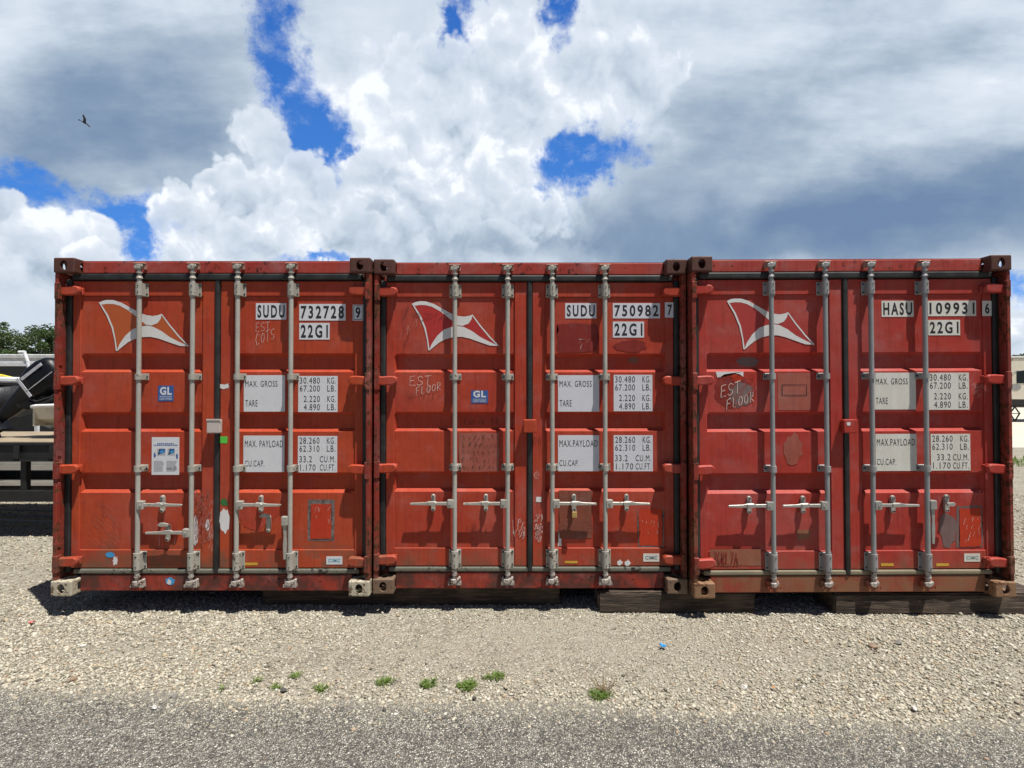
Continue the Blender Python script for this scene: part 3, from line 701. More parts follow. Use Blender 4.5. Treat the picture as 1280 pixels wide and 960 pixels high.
def patch(ci, box, m, name='paint_patch', yl=Y_PLAT, jit=.004, shape='rect', door=0, off=.0010, jb=.15):
    f, doors = C[ci]; r = f.rect(*box, yl); mb = MB()
    mb.sheet(jitpoly(*r, jit) if shape == 'rect' else blobpoly(*r, jb), yl - off - dk(), 0); return mb.build(name, [m], doors[door])
def scrawl(ci, txts, m, name='scrawl', yl=Y_PLAT, door=0, w=.0045, off=.0050):
    f, doors = C[ci]; mb = MB()
    for (t, x0, x1, y0, y1, slope) in txts:
        n = len(t); cw = (x1 - x0) / n
        for i, ch in enumerate(t):
            if ch == ' ': continue
            for st in STROKES[ch]:
                pts = []
                for k, (a, b) in enumerate(st):
                    px = x0 + cw * (i + a * .8) + random.uniform(-.3, .3); py = y1 - (y1 - y0) * b + slope * (px - x0) + random.uniform(-.3, .3)
                    pts.append(f.p(px, py, yl))
                mb.ribbon(pts, w, yl - off, 0)
    mb.build(name, [m], doors[door])
def scratches(ci, box, m, n, ang, L, yl=Y_PLAT, door=0, name='scratch_marks', w=.002):
    f, doors = C[ci]; mb = MB()
    for k in range(n):
        px = random.uniform(box[0], box[1]); py = random.uniform(box[2], box[3]); t = R(ang + random.uniform(-22, 22)); l = L * random.uniform(.3, 1)
        pts = [f.p(min(max(px + l * math.cos(t) * q + random.uniform(-.3, .3), box[0]), box[1]), min(max(py - l * math.sin(t) * q, box[2]), box[3]), yl) for q in (0, .3, .6, 1)]
        mb.ribbon(pts, w * random.uniform(.5, 1.4), yl - .0046, 0)
    mb.build(name, [m], doors[door])
BROWNP = container_paint('brown_primer_patch', (.19, .055, .035), (.24, .075, .045), (.10, .04, .02), 80, -1, fade=.6)
DARKP = container_paint('dark_red_patch', (.20, .022, .018), (.24, .03, .022), (.08, .02, .015), 82, -1, fade=.3)
HOTP = container_paint('fresh_orange_patch', (.46, .042, .016), (.50, .050, .018), (.2, .05, .02), 84, -1, fade=.05)
PINKP = container_paint('pale_chalky_patch', (.36, .115, .085), (.33, .085, .06), (.12, .05, .03), 86, -1, fade=.6)
MUDP = container_paint('muddy_brown_film', (.27, .12, .07), (.31, .10, .06), (.12, .05, .03), 88, -1, fade=.3)
GREYP = container_paint('grey_scuff', (.16, .10, .10), (.20, .13, .12), (.06, .03, .03), 90, -1, fade=.6)

def scribble(ci, box, m, rows, yl=Y_PLAT, door=0, w=.0026, name='ink_scribble'):
    f, doors = C[ci]; mb = MB(); h = (box[3] - box[2]) / rows
    for r in range(rows):
        px = box[0] + random.uniform(0, 4)
        while px < box[1] - 5:
            pts = []; n = random.randint(3, 6)
            for k in range(n):
                pts.append(f.p(min(px + random.uniform(0, 5), box[1]), box[2] + h * (r + random.uniform(.1, .95)), yl))
            mb.ribbon(pts, w, yl - .005, 0); px += random.uniform(4, 7.5)
    mb.build(name, [m], doors[door])
# ---- left container
f0, d0 = C[0]
def gl(ci, x0, x1, y0, y1, cut=False):
    f, doors = C[ci]; y = Y_PLAT - D; mb = MB(); u0, u1, z0, z1 = f.rect(x0, x1, y0, y1, Y_PLAT); mb.box(u0, u1, y, Y_PLAT - .0003, z0, z1, 0)
    w, h = u1 - u0, z1 - z0
    text_into(mb, 'GL', u0 + .12 * w, u0 + .88 * w, z0 + (.40 if not cut else .45) * h, z0 + (.92 if not cut else .98) * h, y - .0006, 1, .04)
    mb.add([(u0 + .1 * w, y - .0006, z0 + .33 * h), (u0 + .9 * w, y - .0006, z0 + .33 * h), (u0 + .9 * w, y - .0006, z0 + .30 * h), (u0 + .1 * w, y - .0006, z0 + .30 * h)], [(0, 1, 2, 3)], 1)
    text_into(mb, 'CERTIFIED', u0 + .1 * w, u0 + .9 * w, z0 + .08 * h, z0 + .23 * h, y - .0006, 1, .01)
    mb.build('certificate_sticker', [BLUE, LBL[0]], doors[0])
gl(0, 197.8, 217.2, 482, 501.5); gl(1, 589, 610, 488, 504, True)
def sheet_notice():
    y = Y_PLAT - D; mb = MB(); u0, u1, z0, z1 = f0.rect(190, 224, 546.5, 593.5, Y_PLAT); mb.box(u0, u1, y, Y_PLAT - .0003, z0, z1)
    w, h = u1 - u0, z1 - z0
    def r(a, b, c_, d_, mi): mb.add([(u0 + a * w, y - .0006, z0 + c_ * h), (u0 + b * w, y - .0006, z0 + c_ * h), (u0 + b * w, y - .0006, z0 + d_ * h), (u0 + a * w, y - .0006, z0 + d_ * h)], [(0, 1, 2, 3)], mi)
    for zz, a0, b0, hh in ((.815, .2, .82, .028), (.775, .07, .95, .026)):   # heading, two rows of blue words
        a = a0
        while a < b0:
            l = random.uniform(.03, .09); r(a, min(a + l, b0), zz, zz + hh, 2); a += l + .02
    for a, b in ((.20, .50), (.58, .84)):                                     # two pictures
        r(a, b, .52, .70, 1)
        mb.sheet([(u0 + q * w, z0 + s * h) for q, s in ((a + .02, .53), (b - .01, .60), (b - .01, .69), (a + .08, .69), (a + .16, .62))], y - .0009, 2)
        mb.sheet([(u0 + q * w, z0 + s * h) for q, s in ((a + .04, .60), (b - .06, .57), (b - .03, .64), (a + .14, .65))], y - .0012, 3)
    mb.sheet([(u0 + q * w, z0 + s * h) for q, s in ((.08, .45), (.16, .50), (.12, .60), (.08, .57))], y - .0009, 2)
    mb.sheet([(u0 + q * w, z0 + s * h) for q, s in ((.90, .43), (.95, .43), (.95, .56), (.88, .54))], y - .0009, 2)
    for c0, c1, top in ((.08, .46, .36), (.54, .92, .36)):                     # small print
        zz = top
        while zz > .08: r(c0, c1 - random.uniform(0, .09), zz, zz + .011, 1); zz -= .027
    r(.54, .74, .13, .20, 1); r(.80, .92, .12, .22, 1)
    mb.build('instruction_sheet', [LBL[0], PALEPRINT, BLUE, SKYB], d0[0])
sheet_notice()
patch(0, (385, 418, 624.5, 676), BARE, 'patch_edge', door=1, jit=.002); patch(0, (388.5, 414, 630, 673.5), HOTP, 'repair_patch', door=1, jit=.003, off=.0034)
scratches(0, (390, 414, 634, 660), CHALK, 9, 85, 9, door=1); scratches(0, (108, 150, 620, 684), PINKP, 60, -48, 24, w=.0018); scratches(0, (260, 268, 625, 690), CHALK, 26, 80, 12, yl=Y_STILE, w=.002)
scratches(0, (195, 225, 660, 684), CHALK, 10, 75, 12)
scrawl(0, [('EST', 320, 339, 404, 415, -.12), ('COTS', 320, 345, 418, 432, -.35)], CHALK, 'chalk_scrawl', door=1, w=.0035)
patch(0, (410.5, 0, 0, 0) if False else (275, 284.5, 545.5, 554), GREEN, 'green_sticker', yl=Y_STILE, door=1, jit=.001)
patch(0, (276, 284, 624, 632), DGREEN, 'green_sticker', yl=Y_STILE, door=1, jit=.006)
patch(0, (274.5, 287.5, 636, 666), WHITEP, 'torn_paper', yl=Y_STILE, door=1, shape='blob'); patch(0, (241.5, 248, 646, 682), WHITEP, 'torn_paper', yl=Y_PLAT, shape='blob')
patch(0, (273.5, 286, 480, 486), WHITEP, 'torn_paper', yl=Y_STILE, door=1, jit=.006)
patch(0, (257, 262, 649, 664), WHITEP, 'torn_paper', yl=Y_STILE, shape='blob')
patch(0, (140.5, 148, 696, 706), WHITEP, 'torn_paper', yl=Y_STILE + .001, shape='blob', jb=.4); patch(0, (132, 143.5, 690, 697), SKYB, 'blue_sticker', yl=Y_STILE + .001, shape='blob', jb=.1)
patch(0, (293, 345, 622, 660), P2, 'paint_patch', door=1, shape='blob', jb=.25)
scratches(0, (244, 262, 612, 684), PINKP, 90, 80, 12, yl=Y_STILE, w=.004)
def cimc(ci, x0, x1, y0, y1, m):
    f, doors = C[ci]; mb = MB(); yl = Y_STILE + .001; y = yl - D; u0, u1, z0, z1 = f.rect(x0, x1, y0, y1, yl); mb.box(u0, u1, y, yl - .0003, z0, z1); w, h = u1 - u0, z1 - z0
    text_into(mb, 'CIMC', u0 + .12 * w, u0 + .88 * w, z0 + .27 * h, z0 + .73 * h, y - .0006, 1, .03); mb.build('maker_plate', [LBL[2 if ci else 0], m], doors[1])
cimc(0, 408, 428, 695.5, 705.5, CYAN); cimc(1, 804, 824, 692, 702, simple('faded_navy_print', (.12, .17, .25))); cimc(2, 1205, 1225, 692, 702, simple('faded_green_print', (.22, .32, .28)))
for ci, b in ((0, (303, 322, 703, 706.5)), (1, (706, 722, 701, 704)), (2, (1101, 1117, 704, 707.5)), (2, (1170, 1186, 704, 707.5))): patch(ci, b, YELLOW, 'yellow_tape', yl=Y_STILE + .001, door=1, jit=.001)
def on_sill(ci, box, m, name):
    f, _ = C[ci]; r = f.rect(*box, Y_SILL); mb = MB(); mb.sheet(blobpoly(*r, .2), Y_SILL - .0012 - dk()); mb.build(name, [m], f.root)
on_sill(0, (207, 219, 722, 731), SKYB, 'blue_sticker'); on_sill(0, (209, 214, 724, 731), WHITEP, 'torn_paper')
# ---- middle container
patch(1, (699, 740, 613.5, 673), BROWNP, 'brown_patch', door=1, jit=.004); scratches(1, (700, 739, 616, 670), PINKP, 60, 20, 6, door=1, w=.002)
patch(1, (697, 747, 404, 440.5), DARKP, 'dark_patch', door=1, jit=.010); patch(1, (768, 808, 425, 440), DARKP, 'dark_patch', door=1, shape='blob'); 
f1 = C[1][0]; r_ = f1.rect(785, 799, 446, 455, Y_GROOVE); mb = MB(); mb.sheet(blobpoly(r_[0], r_[1], r_[2] + .002, r_[3], .12), Y_GROOVE - .001); mb.build('dark_patch', [BROWNP], C[1][1][1])
scratches(1, (722, 736, 424, 440), CHALK, 7, 65, 14, door=1)
patch(1, (574, 624, 541, 589.5), PINKP, 'chalky_patch', jit=.004); scribble(1, (575, 623, 542, 588), INK, 5)
scrawl(1, [('EST', 512, 541, 470, 482, -.02), ('FLOOR', 520, 553, 484, 494, -.22)], CHALK, 'chalk_scrawl', w=.0045)
scribble(1, (507, 552, 489, 502), INK, 1, w=.002)
f = C[1][0]
scrawl(1, [('Cars6-10', 580, 624, 523, 531, 0)], INK, 'ink_scrawl', yl=Y_GROOVE, w=.0035)
scribble(1, (578, 618, 653, 668), INK, 1, w=.002)
scrawl(1, [('D6', 667, 678, 546, 556, 0)], INK, 'ink_scrawl', yl=Y_STILE, door=1, w=.0035); scrawl(1, [('@', 667, 678, 589, 598, 0)], CHALK, 'chalk_scrawl', yl=Y_STILE, door=1, w=.003)
patch(1, (670, 677, 621, 627.5), WHITEP, 'white_sticker', yl=Y_STILE, door=1, jit=.001)
scratches(1, (667, 678, 643, 680), CHALK, 40, 70, 10, yl=Y_STILE, door=1, w=.0035); scratches(1, (641, 656, 648, 674), CHALK, 26, 80, 12, yl=Y_STILE, w=.003)
patch(1, (797, 830, 637, 683.5), BARE, 'patch_edge', door=1, jit=.003); patch(1, (798.5, 828, 636.5, 681.5), HOTP, 'repair_patch', door=1, jit=.005, off=.0034)
scratches(1, (800, 826, 642, 668), CHALK, 9, 85, 8, door=1)
for b in ((771, 778, 700, 707), (781, 788, 700, 707)): patch(1, b, WHITEP, 'torn_paper', yl=Y_STILE + .001, door=1, shape='blob', jb=.35)
scratches(1, (503, 512, 384, 440), INK, 7, 86, 40, w=.002); scratches(1, (505, 532, 390, 425), CHALK, 6, 84, 14, w=.0012)
scratches(1, (515, 560, 392, 402), INK, 26, 20, 8, w=.0025)
patch(1, (698, 702, 655, 683), WHITEP, 'torn_paper', door=1, jit=.008)
# ---- right container
patch(2, (972, 1013, 466, 512.5), PINKP, 'primer_patch', jit=.003); f = C[2][0]
mb = MB(); 
for q in (((977.5, 481), (1008, 481)), ((1008, 481), (1008, 494)), ((1008, 494), (977.5, 494)), ((977.5, 494), (977.5, 481))): mb.ribbon([f.p(*q[0], Y_PLAT), f.p(*q[1], Y_PLAT)], .006, Y_PLAT - .003)
mb.build('pen_outline', [INK], C[2][1][0])
patch(2, (893, 938, 467, 510), DARKP, 'dark_patch', shape='blob', jb=.12); patch(2, (910, 940, 475, 507), GREYP, 'dark_patch', shape='blob', jb=.25, off=.0014)
patch(2, (915, 928, 468, 478), HOTP, 'orange_scuff', shape='blob', jb=.4, off=.0017); scratches(2, (895, 944, 470, 510), HOTP, 60, 50, 14, w=.003)
mb = MB(); mb.sheet([f.p(*q, Y_PLAT) for q in ((894.5, 464.5), (929, 464.5), (929, 471), (924, 467.5), (914, 466.5), (905, 468), (900, 471.5), (896.5, 472))], Y_PLAT - .003); mb.build('torn_paper', [WHITEP], C[2][1][0])
scrawl(2, [('EST', 901, 927, 482, 497, -.25), ('FLOOR', 908, 944, 499, 512, -.30)], CHALK, 'chalk_scrawl', w=.0055)
mb = MB(); r_ = f.rect(921, 948, 446, 459, Y_GROOVE); mb.sheet(blobpoly(*r_, .15), Y_GROOVE - .001); mb.build('dark_smudge', [GREYP], C[2][1][0])
patch(2, (978, 1003, 543, 580), PINKP, 'faded_smudge', shape='blob', jb=.16, off=.0016); patch(2, (996, 1012, 662, 674), MUDP, 'brown_patch', jit=.004)
patch(2, (887, 951, 686.5, 707), MUDP, 'muddy_film', yl=Y_STILE + .001, jit=.002); scrawl(2, [('7GRL7A', 891, 923, 690, 706, 0)], DARKP, 'stencil_scrawl', yl=Y_STILE + .001, w=.010)
patch(2, (1195, 1228, 632.5, 684), GREYP, 'patch_edge', door=1, jit=.004); patch(2, (1199, 1226, 635, 683), HOTP, 'repair_patch', door=1, jit=.004, off=.0034); scratches(2, (1202, 1225, 645, 682), CHALK, 14, 85, 9, door=1)
patch(2, (1174, 1196, 640, 684), GREYP, 'grey_smudge', door=1, shape='blob', jb=.2); scratches(2, (1213, 1228, 480, 500), CHALK, 12, 40, 6, door=1)
f, dd = C[2]; u, z = f.p(1061, 529, .034); mb = MB(); mb.sheet(blobpoly(u - .016, u + .014, z - .018, z + .012, .35), .0325); mb.build('paint_chip', [WHITEP], f.root)

# padlock hanging from the middle container's third catch
pu, pz = ROD_U[2] + .172, Z684 - .045
pl = empty('padlock', (-1.078 + pu, .05 + .038, .17 + pz)); tag(pl, 'small brass padlock hanging from the middle container\'s door handle catch', 'padlock')
mb = MB(); mb.box(-.019, .019, -.009, .009, -.062, -.016, .004, seg=2); mb.cyl((0, -.0092, -.045), (0, -.0105, -.045), .005, n=10); mb.build('lock_body', BRASS, pl)
mb = MB(); mb.tube([(-.012, 0, -.018), (-.012, 0, .004), (-.008, 0, .014), (0, 0, .018), (.008, 0, .014), (.012, 0, .004), (.012, 0, -.018)], .0032); mb.build('shackle', simple('polished_steel', (.6, .6, .6), .3, metal=.8), pl)

# ------------------------------------------------------------------ ground
def gravel_ground_mat():
    m, N, p = mat('pale_limestone_gravel'); o = N.coord('Object')
    big = N.noise(o, .8, 4, .6); c1 = N.voro(o, 38, 'F1', 'Color'); s1 = N.sep(c1.s)
    c = N.ramp(s1[0], [(0, (.22, .20, .165)), (.3, (.38, .35, .275)), (.6, (.47, .435, .35)), (.85, (.57, .54, .45)), (1, (.30, .25, .19))])
    f1 = N.voro(o, 38, 'DISTANCE_TO_EDGE'); c = N.mix(f1.smooth(0, .10, 1, 0) * .7, c, (.15, .13, .10))
    fine = N.voro(o, 130, 'F1', 'Color'); s2 = N.sep(fine.s)
    fm = N.noise(o, 2.2, 4, .6).smooth(.42, .6)
    cf = N.ramp(s2[0], [(0, (.26, .24, .19)), (.5, (.42, .39, .315)), (1, (.55, .52, .435))])
    c = N.mix(fm * .75, c, cf)
    c = N.mix(big.smooth(.35, .7) * .3, c, (.42, .38, .31))
    N.link(c, p.inputs['Base Color']); p.inputs['Roughness'].default_value = .95; p.inputs['Specular IOR Level'].default_value = .2
    h = f1.smooth(0, .35) + N.voro(o, 130, 'DISTANCE_TO_EDGE').smooth(0, .35) * .35
    b1 = N.bump(h, .9, .012); b2 = N.bump(N.noise(o, 6, 5), .5, .05, b1); N.link(b2, p.inputs['Normal'])
    return m
def asphalt_mat():
    m, N, p = mat('worn_chip_asphalt'); o = N.coord('Object')
    v = N.node('ShaderNodeVectorMath', operation='MULTIPLY_ADD'); N.link(N.noise(o, 60, 2, .5, color=True), v.inputs[0]); v.inputs[1].default_value = (.008,) * 3; N.link(o, v.inputs[2]); w = v.outputs[0]
    SC = 98
    c1 = N.sep(N.voro(w, SC, 'F1', 'Color').s); e = N.voro(w, SC, 'DISTANCE_TO_EDGE'); big = N.noise(o, 1.1, 4, .6); mid = N.noise(o, 9, 4, .6)
    stone = N.ramp(c1[0], [(0, (.19, .18, .155)), (.3, (.33, .315, .27)), (.6, (.48, .46, .395)), (.85, (.66, .635, .56)), (1, (.75, .73, .66))])
    bind = (c1[1] + (mid - .5) * .8 + (big - .5) * .5).smooth(.10, .36, 1, 0)
    c = N.mix(bind, stone, (.075, .072, .066)); c = N.mix(e.smooth(.02, .13, 1, 0) * .9, c, (.035, .033, .030))
    c2 = N.sep(N.voro(w, 260, 'F1', 'Color').s); c = N.mix(c2[0].smooth(.80, .92) * .45, c, (.40, .38, .35))
    c = N.mix(N.noise(N.map(o, scale=(.5, 2.2, 1)), 1.3, 4, .6).smooth(.42, .72) * .38, c, (.085, .08, .075)); ex = N.sep(o); c = N.mix(((ex[1] + ex[0] * .06 + 1.16) + (mid - .5) * .20).smooth(-.16, -.0) * .38, c, (.36, .335, .285))
    N.link(c, p.inputs['Base Color']); p.inputs['Roughness'].default_value = .9; p.inputs['Specular IOR Level'].default_value = .25
    h = e.smooth(0, .3) * (1.0 - bind * .8) + c2[1] * .2
    N.link(N.bump(h, 1.0, .006, N.bump(mid, .3, .02)), p.inputs['Normal'])
    return m
GR = gravel_ground_mat()
def edge_y(X):
    return -1.16 - .06 * X + .035 * math.sin(X * 2.1 + 1) + .02 * math.sin(X * 5.3) + .012 * math.sin(X * 13.1 + 2)
mb = MB(); S = 900; mb.add([(-S, -S, 0), (S, -S, 0), (S, S, 0), (-S, S, 0)], [(0, 1, 2, 3)]); tag(mb.build('ground', GR), kind='structure')
mb = MB(); n = 400; xs = [-40 + 80 * i / n for i in range(n + 1)]
vs = [(x, edge_y(x), .004) for x in xs] + [(x, -30, .004) for x in xs]; mb.add(vs, [(n + 1 + i, n + 2 + i, i + 1, i) for i in range(n)]); tag(mb.build('road', asphalt_mat()), kind='structure')
m_, N_, p_ = mat('pale_concrete'); o_ = N_.coord('Object'); N_.link(N_.ramp(N_.noise(o_, .5, 6, .65), [(.3, (.50, .46, .38)), (.7, (.62, .57, .48))]), p_.inputs['Base Color']); p_.inputs['Roughness'].default_value = .9
mb = MB(); mb.add([(10, 12.5, .006), (120, 12.5, .006), (120, 50, .006), (10, 50, .006)], [(0, 1, 2, 3)]); tag(mb.build('pavement', m_), kind='structure')

# ---- loose stones as real geometry
def stone_protos(k, subdiv):
    P_ = []
    for i in range(k):
        b = bmesh.new(); bmesh.ops.create_icosphere(b, subdivisions=subdiv, radius=1)
        vs = np.array([v.co[:] for v in b.verts]); fs = np.array([[v.index for v in f.verts] for f in b.faces]); b.free()
        for _ in range(9):                                    # knock flat facets off
            nrm = rng.normal(size=3); nrm /= np.linalg.norm(nrm); d = rng.uniform(.45, .8); t = vs @ nrm - d
            vs = vs - np.outer(np.maximum(t, 0), nrm)
        vs *= rng.uniform(.92, 1.08, size=(len(vs), 1)); P_.append((vs, fs))
    return P_
PR_S = stone_protos(8, 1)
def scatter(name, X, Y, Rr, zoff, material, flat=(.45, .8)):
    n = len(X); which = rng.integers(0, len(PR_S), n); allv = []; allf = []; off = 0
    for k, (pv, pf) in enumerate(PR_S):
        idx = np.where(which == k)[0]; m = len(idx)
        if not m: continue
        sc = np.stack([rng.uniform(.8, 1.35, m), rng.uniform(.65, 1.0, m), rng.uniform(*flat, m)], 1) * Rr[idx][:, None]
        a = rng.uniform(0, 2 * np.pi, m); tx = rng.normal(0, .25, m); ty = rng.normal(0, .25, m)
        v = pv[None] * sc[:, None, :]
        x, y, z = v[..., 0], v[..., 1], v[..., 2]
        y, z = y * np.cos(tx)[:, None] - z * np.sin(tx)[:, None], y * np.sin(tx)[:, None] + z * np.cos(tx)[:, None]
        x, z = x * np.cos(ty)[:, None] + z * np.sin(ty)[:, None], -x * np.sin(ty)[:, None] + z * np.cos(ty)[:, None]
        ca, sa = np.cos(a)[:, None], np.sin(a)[:, None]; x, y = x * ca - y * sa, x * sa + y * ca
        v = np.stack([x + X[idx][:, None], y + Y[idx][:, None], z + (zoff[idx] + sc[:, 2] * .35)[:, None]], 2).reshape(-1, 3)
        f = (pf[None] + (np.arange(m) * len(pv))[:, None, None] + off).reshape(-1, 3); allv.append(v); allf.append(f); off += len(v)
    v = np.concatenate(allv); f = np.concatenate(allf)
    me = bpy.data.meshes.new(name); me.vertices.add(len(v)); me.vertices.foreach_set('co', v.astype(np.float32).ravel())
    me.loops.add(f.size); me.loops.foreach_set('vertex_index', f.astype(np.int32).ravel())
    me.polygons.add(len(f)); me.polygons.foreach_set('loop_start', np.arange(0, f.size, 3, dtype=np.int32)); me.update(calc_edges=True); me.validate()
    me.materials.append(material); o = bpy.data.objects.new(name, me); COL.objects.link(o); return o
def stone_mat(name, dark=1.0):
    m, N, p = mat(name); g = N.node('ShaderNodeNewGeometry'); r = V(m.node_tree, g.outputs['Random Per Island']); o = N.coord('Object')
    k = dark
    c = N.ramp(r, [(0, (.10 * k, .09 * k, .075 * k)), (.10, (.28 * k, .255 * k, .20 * k)), (.35, (.41 * k, .38 * k, .30 * k)), (.6, (.50 * k, .465 * k, .375 * k)), (.8, (.60 * k, .565 * k, .475 * k)), (.91, (.46 * k, .38 * k, .26 * k)), (.96, (.34 * k, .24 * k, .16 * k)), (1, (.68 * k, .665 * k, .62 * k))])
    c = N.mix(N.noise(o, 90, 4, .65).smooth(.4, .75) * .4, c, (.32 * k, .295 * k, .23 * k))
    N.link(c, p.inputs['Base Color']); p.inputs['Roughness'].default_value = .9; p.inputs['Specular IOR Level'].default_value = .2
    N.link(N.bump(N.noise(o, 160, 3), .4, .004), p.inputs['Normal'])
    return m
def gravel():
    X, Y, Rr, Z = [], [], [], []
    ey = np.vectorize(edge_y)
    def region(x0, x1, y0, y1, dens, r0, r1, keep=None):
        n = int((x1 - x0) * (y1 - y0) * dens); x = rng.uniform(x0, x1, n); y = rng.uniform(y0, y1, n)
        r = r0 + (r1 - r0) * rng.power(.55, n) ** 1.6 if False else r0 + (r1 - r0) * rng.random(n) ** 2.6
        k = y > ey(x) + rng.normal(.0, .032, n) - .015 * np.sin(x * 4)
        # the middle strip holds finer stone, the flanks coarser
        cen = np.exp(-((x - .2) / 1.5) ** 2) * np.exp(-((y + .45) / .55) ** 2)
        r = r * (1 - .55 * cen); patchy = .5 + .5 * np.sin(x * 1.7 + 2) * np.sin(y * 2.3 + x)
        bare = np.clip(np.sin(x * 2.9 + 1.3 * np.sin(y * 3.1 + 1)) * np.sin(y * 4.3 + 1.7 * np.sin(x * 1.3)), 0, 1)
        k &= rng.random(n) < (1 - .45 * cen * (r > .007)) * (1 - .65 * bare)
        x, y, r = x[k], y[k], r[k]; X.append(x); Y.append(y); Rr.append(r); Z.append(np.zeros(len(x)))
    region(-4.6, 4.6, -1.6, .45, 8200, .0032, .0165)
    region(-4.6, 4.6, -1.6, .3, 330, .013, .026)
    # coarser ridge along the edge of the road
    n = 2600; x = rng.uniform(-4.4, 4.4, n); y = ey(x) + rng.normal(.03, .12, n); Xr = x; X.append(x); Y.append(y); Rr.append(rng.uniform(.006, .018, n)); Z.append(np.zeros(n))
    region(-9, -3.5, .3, 4.5, 900, .008, .022); region(3.8, 9, .0, 5, 900, .008, .022)
    region(-3.6, 4, .45, 1.6, 700, .007, .018)
    X, Y, Rr, Z = map(np.concatenate, (X, Y, Rr, Z))
    tag(scatter('gravel', X, Y, Rr, Z, stone_mat('limestone_chips')), 'pale grey and buff limestone gravel in front of the containers', 'gravel', kind='stuff')
    # grit strewn on the road edge, thinning out
    n = 15000; x = rng.uniform(-4.3, 4.3, n); y = ey(x) - np.abs(rng.exponential(.13, n)); r = rng.uniform(.0022, .0085, n); k = y > -3.2
    n2 = 14000; x2 = rng.uniform(-3.2, 3.2, n2); y2 = rng.uniform(-3.1, -1.1, n2); k2 = y2 < ey(x2); r2 = rng.uniform(.0018, .0045, n2)
    x = np.concatenate([x[k], x2[k2]]); y = np.concatenate([y[k], y2[k2]]); r = np.concatenate([r[k], r2[k2]])
    tag(scatter('road_grit', x, y, r, np.full(len(x), .003), stone_mat('grey_road_grit', .88)), 'small loose grit strewn over the grey road', 'grit', kind='stuff')
gravel()
def rock(px, py, size, label, col, k=0):
    d = CAM_H * F_PX / (py - 488); X = (px - 640) / F_PX * d; Yw = CAM_Y + d
    b = bmesh.new(); bmesh.ops.create_icosphere(b, subdivisions=3, radius=1); st = np.random.default_rng(100 + k)
    planes = [(Vector(st.normal(size=3)).normalized(), st.uniform(.45, .75)) for _ in range(11)]
    for v in b.verts:
        for nrm, d_ in planes:
            t = v.co.dot(nrm) - d_
            if t > 0: v.co -= nrm * t
        v.co *= 1 + st.normal(0, .012)
        v.co = Vector((v.co.x * size * 1.25, v.co.y * size * .9, v.co.z * size * .75))
    mb = MB(); mb.bm(b, 0); o = mb.build('stone', simple('stone_' + col[0], col[1], .9, var=.25, scale=30, bump=.5), loc=(X, Yw, .006 + size * .42)); o.rotation_euler = (0, 0, k * 1.3)
    tag(o, label, 'stone', 'larger stones lying loose')
GY = ('grey', (.24, .225, .20)); WH = ('white', (.60, .59, .56)); BN = ('brown', (.28, .20, .14)); BF = ('buff', (.44, .38, .28))
rock(219, 871, .022, 'grey angular stone on the road edge, just left of the white stone', GY, 1); rock(195, 885, .018, 'flat white stone lying out on the road at the left', WH, 2)
rock(1139, 886, .020, 'pale white stone at the right of the road edge', WH, 3); rock(1091, 810, .030, 'dark brown stone standing up in the right-hand gravel', BN, 4)
rock(1120, 804, .024, 'small grey stone beside the dark brown stone', GY, 5); rock(632, 859, .020, 'pale stone right of the biggest weed clump', BF, 6)
rock(356, 863, .021, 'dark grey stone between the weeds at the left', ('darkgrey', (.10, .095, .09)), 7); rock(94, 851, .024, 'brown stone near the road edge at the far left', BN, 8)
rock(594, 873, .015, 'dark little stone below the biggest weed clump', ('darkgrey', (.08, .075, .07)), 9); rock(929, 859, .018, 'white stone in the gravel right of the dry weed', WH, 10)
rock(481, 888, .015, 'dark pebble sitting alone on the grey road', ('darkgrey', (.08, .075, .07)), 11)

# ---- weeds
def leaf_mat(name, c0, c1):
    m, N, p = mat(name); g = N.node('ShaderNodeNewGeometry'); r = V(m.node_tree, g.outputs['Random Per Island'])
    N.link(N.mix(r, c0, c1), p.inputs['Base Color']); p.inputs['Roughness'].default_value = .6
    tr = N.node('ShaderNodeBsdfTranslucent'); N.link(N.mix(r, c0, c1), tr.inputs[0]); mx = N.node('ShaderNodeMixShader'); mx.inputs[0].default_value = .3
    N.link(p.outputs[0], mx.inputs[1]); N.link(tr.outputs[0], mx.inputs[2]); N.link(mx.outputs[0], m.node_tree.nodes['Material Output'].inputs[0]); return m
WEED = leaf_mat('fresh_green_leaf', (.09, .16, .025), (.20, .29, .06)); DRY = leaf_mat('dry_brown_stem', (.26, .16, .07), (.36, .26, .12))
def blades(mb, cx, cy, rad, n, L, w, z0=.008, mi=0, lift=(.1, .95)):
    for _ in range(n):
        a = random.uniform(0, 2 * math.pi); r0 = rad * random.random() ** .7 * .6; x, y = cx + r0 * math.cos(a), cy + r0 * math.sin(a) * .8
        el = random.uniform(*lift); l = L * random.uniform(.5, 1.1); a += random.uniform(-.5, .5)
        d = Vector((math.cos(a) * math.cos(el), math.sin(a) * math.cos(el), math.sin(el))); s = Vector((-math.sin(a), math.cos(a), 0)) * w * random.uniform(.6, 1.2)
        p0 = Vector((x, y, z0)); p1 = p0 + d * l * .55; p2 = p0 + d * l + Vector((0, 0, -l * .18))
        mb.add([p0 - s * .5, p0 + s * .5, p1 + s, p2, p1 - s], [(0, 1, 2, 4), (4, 2, 3)], mi)
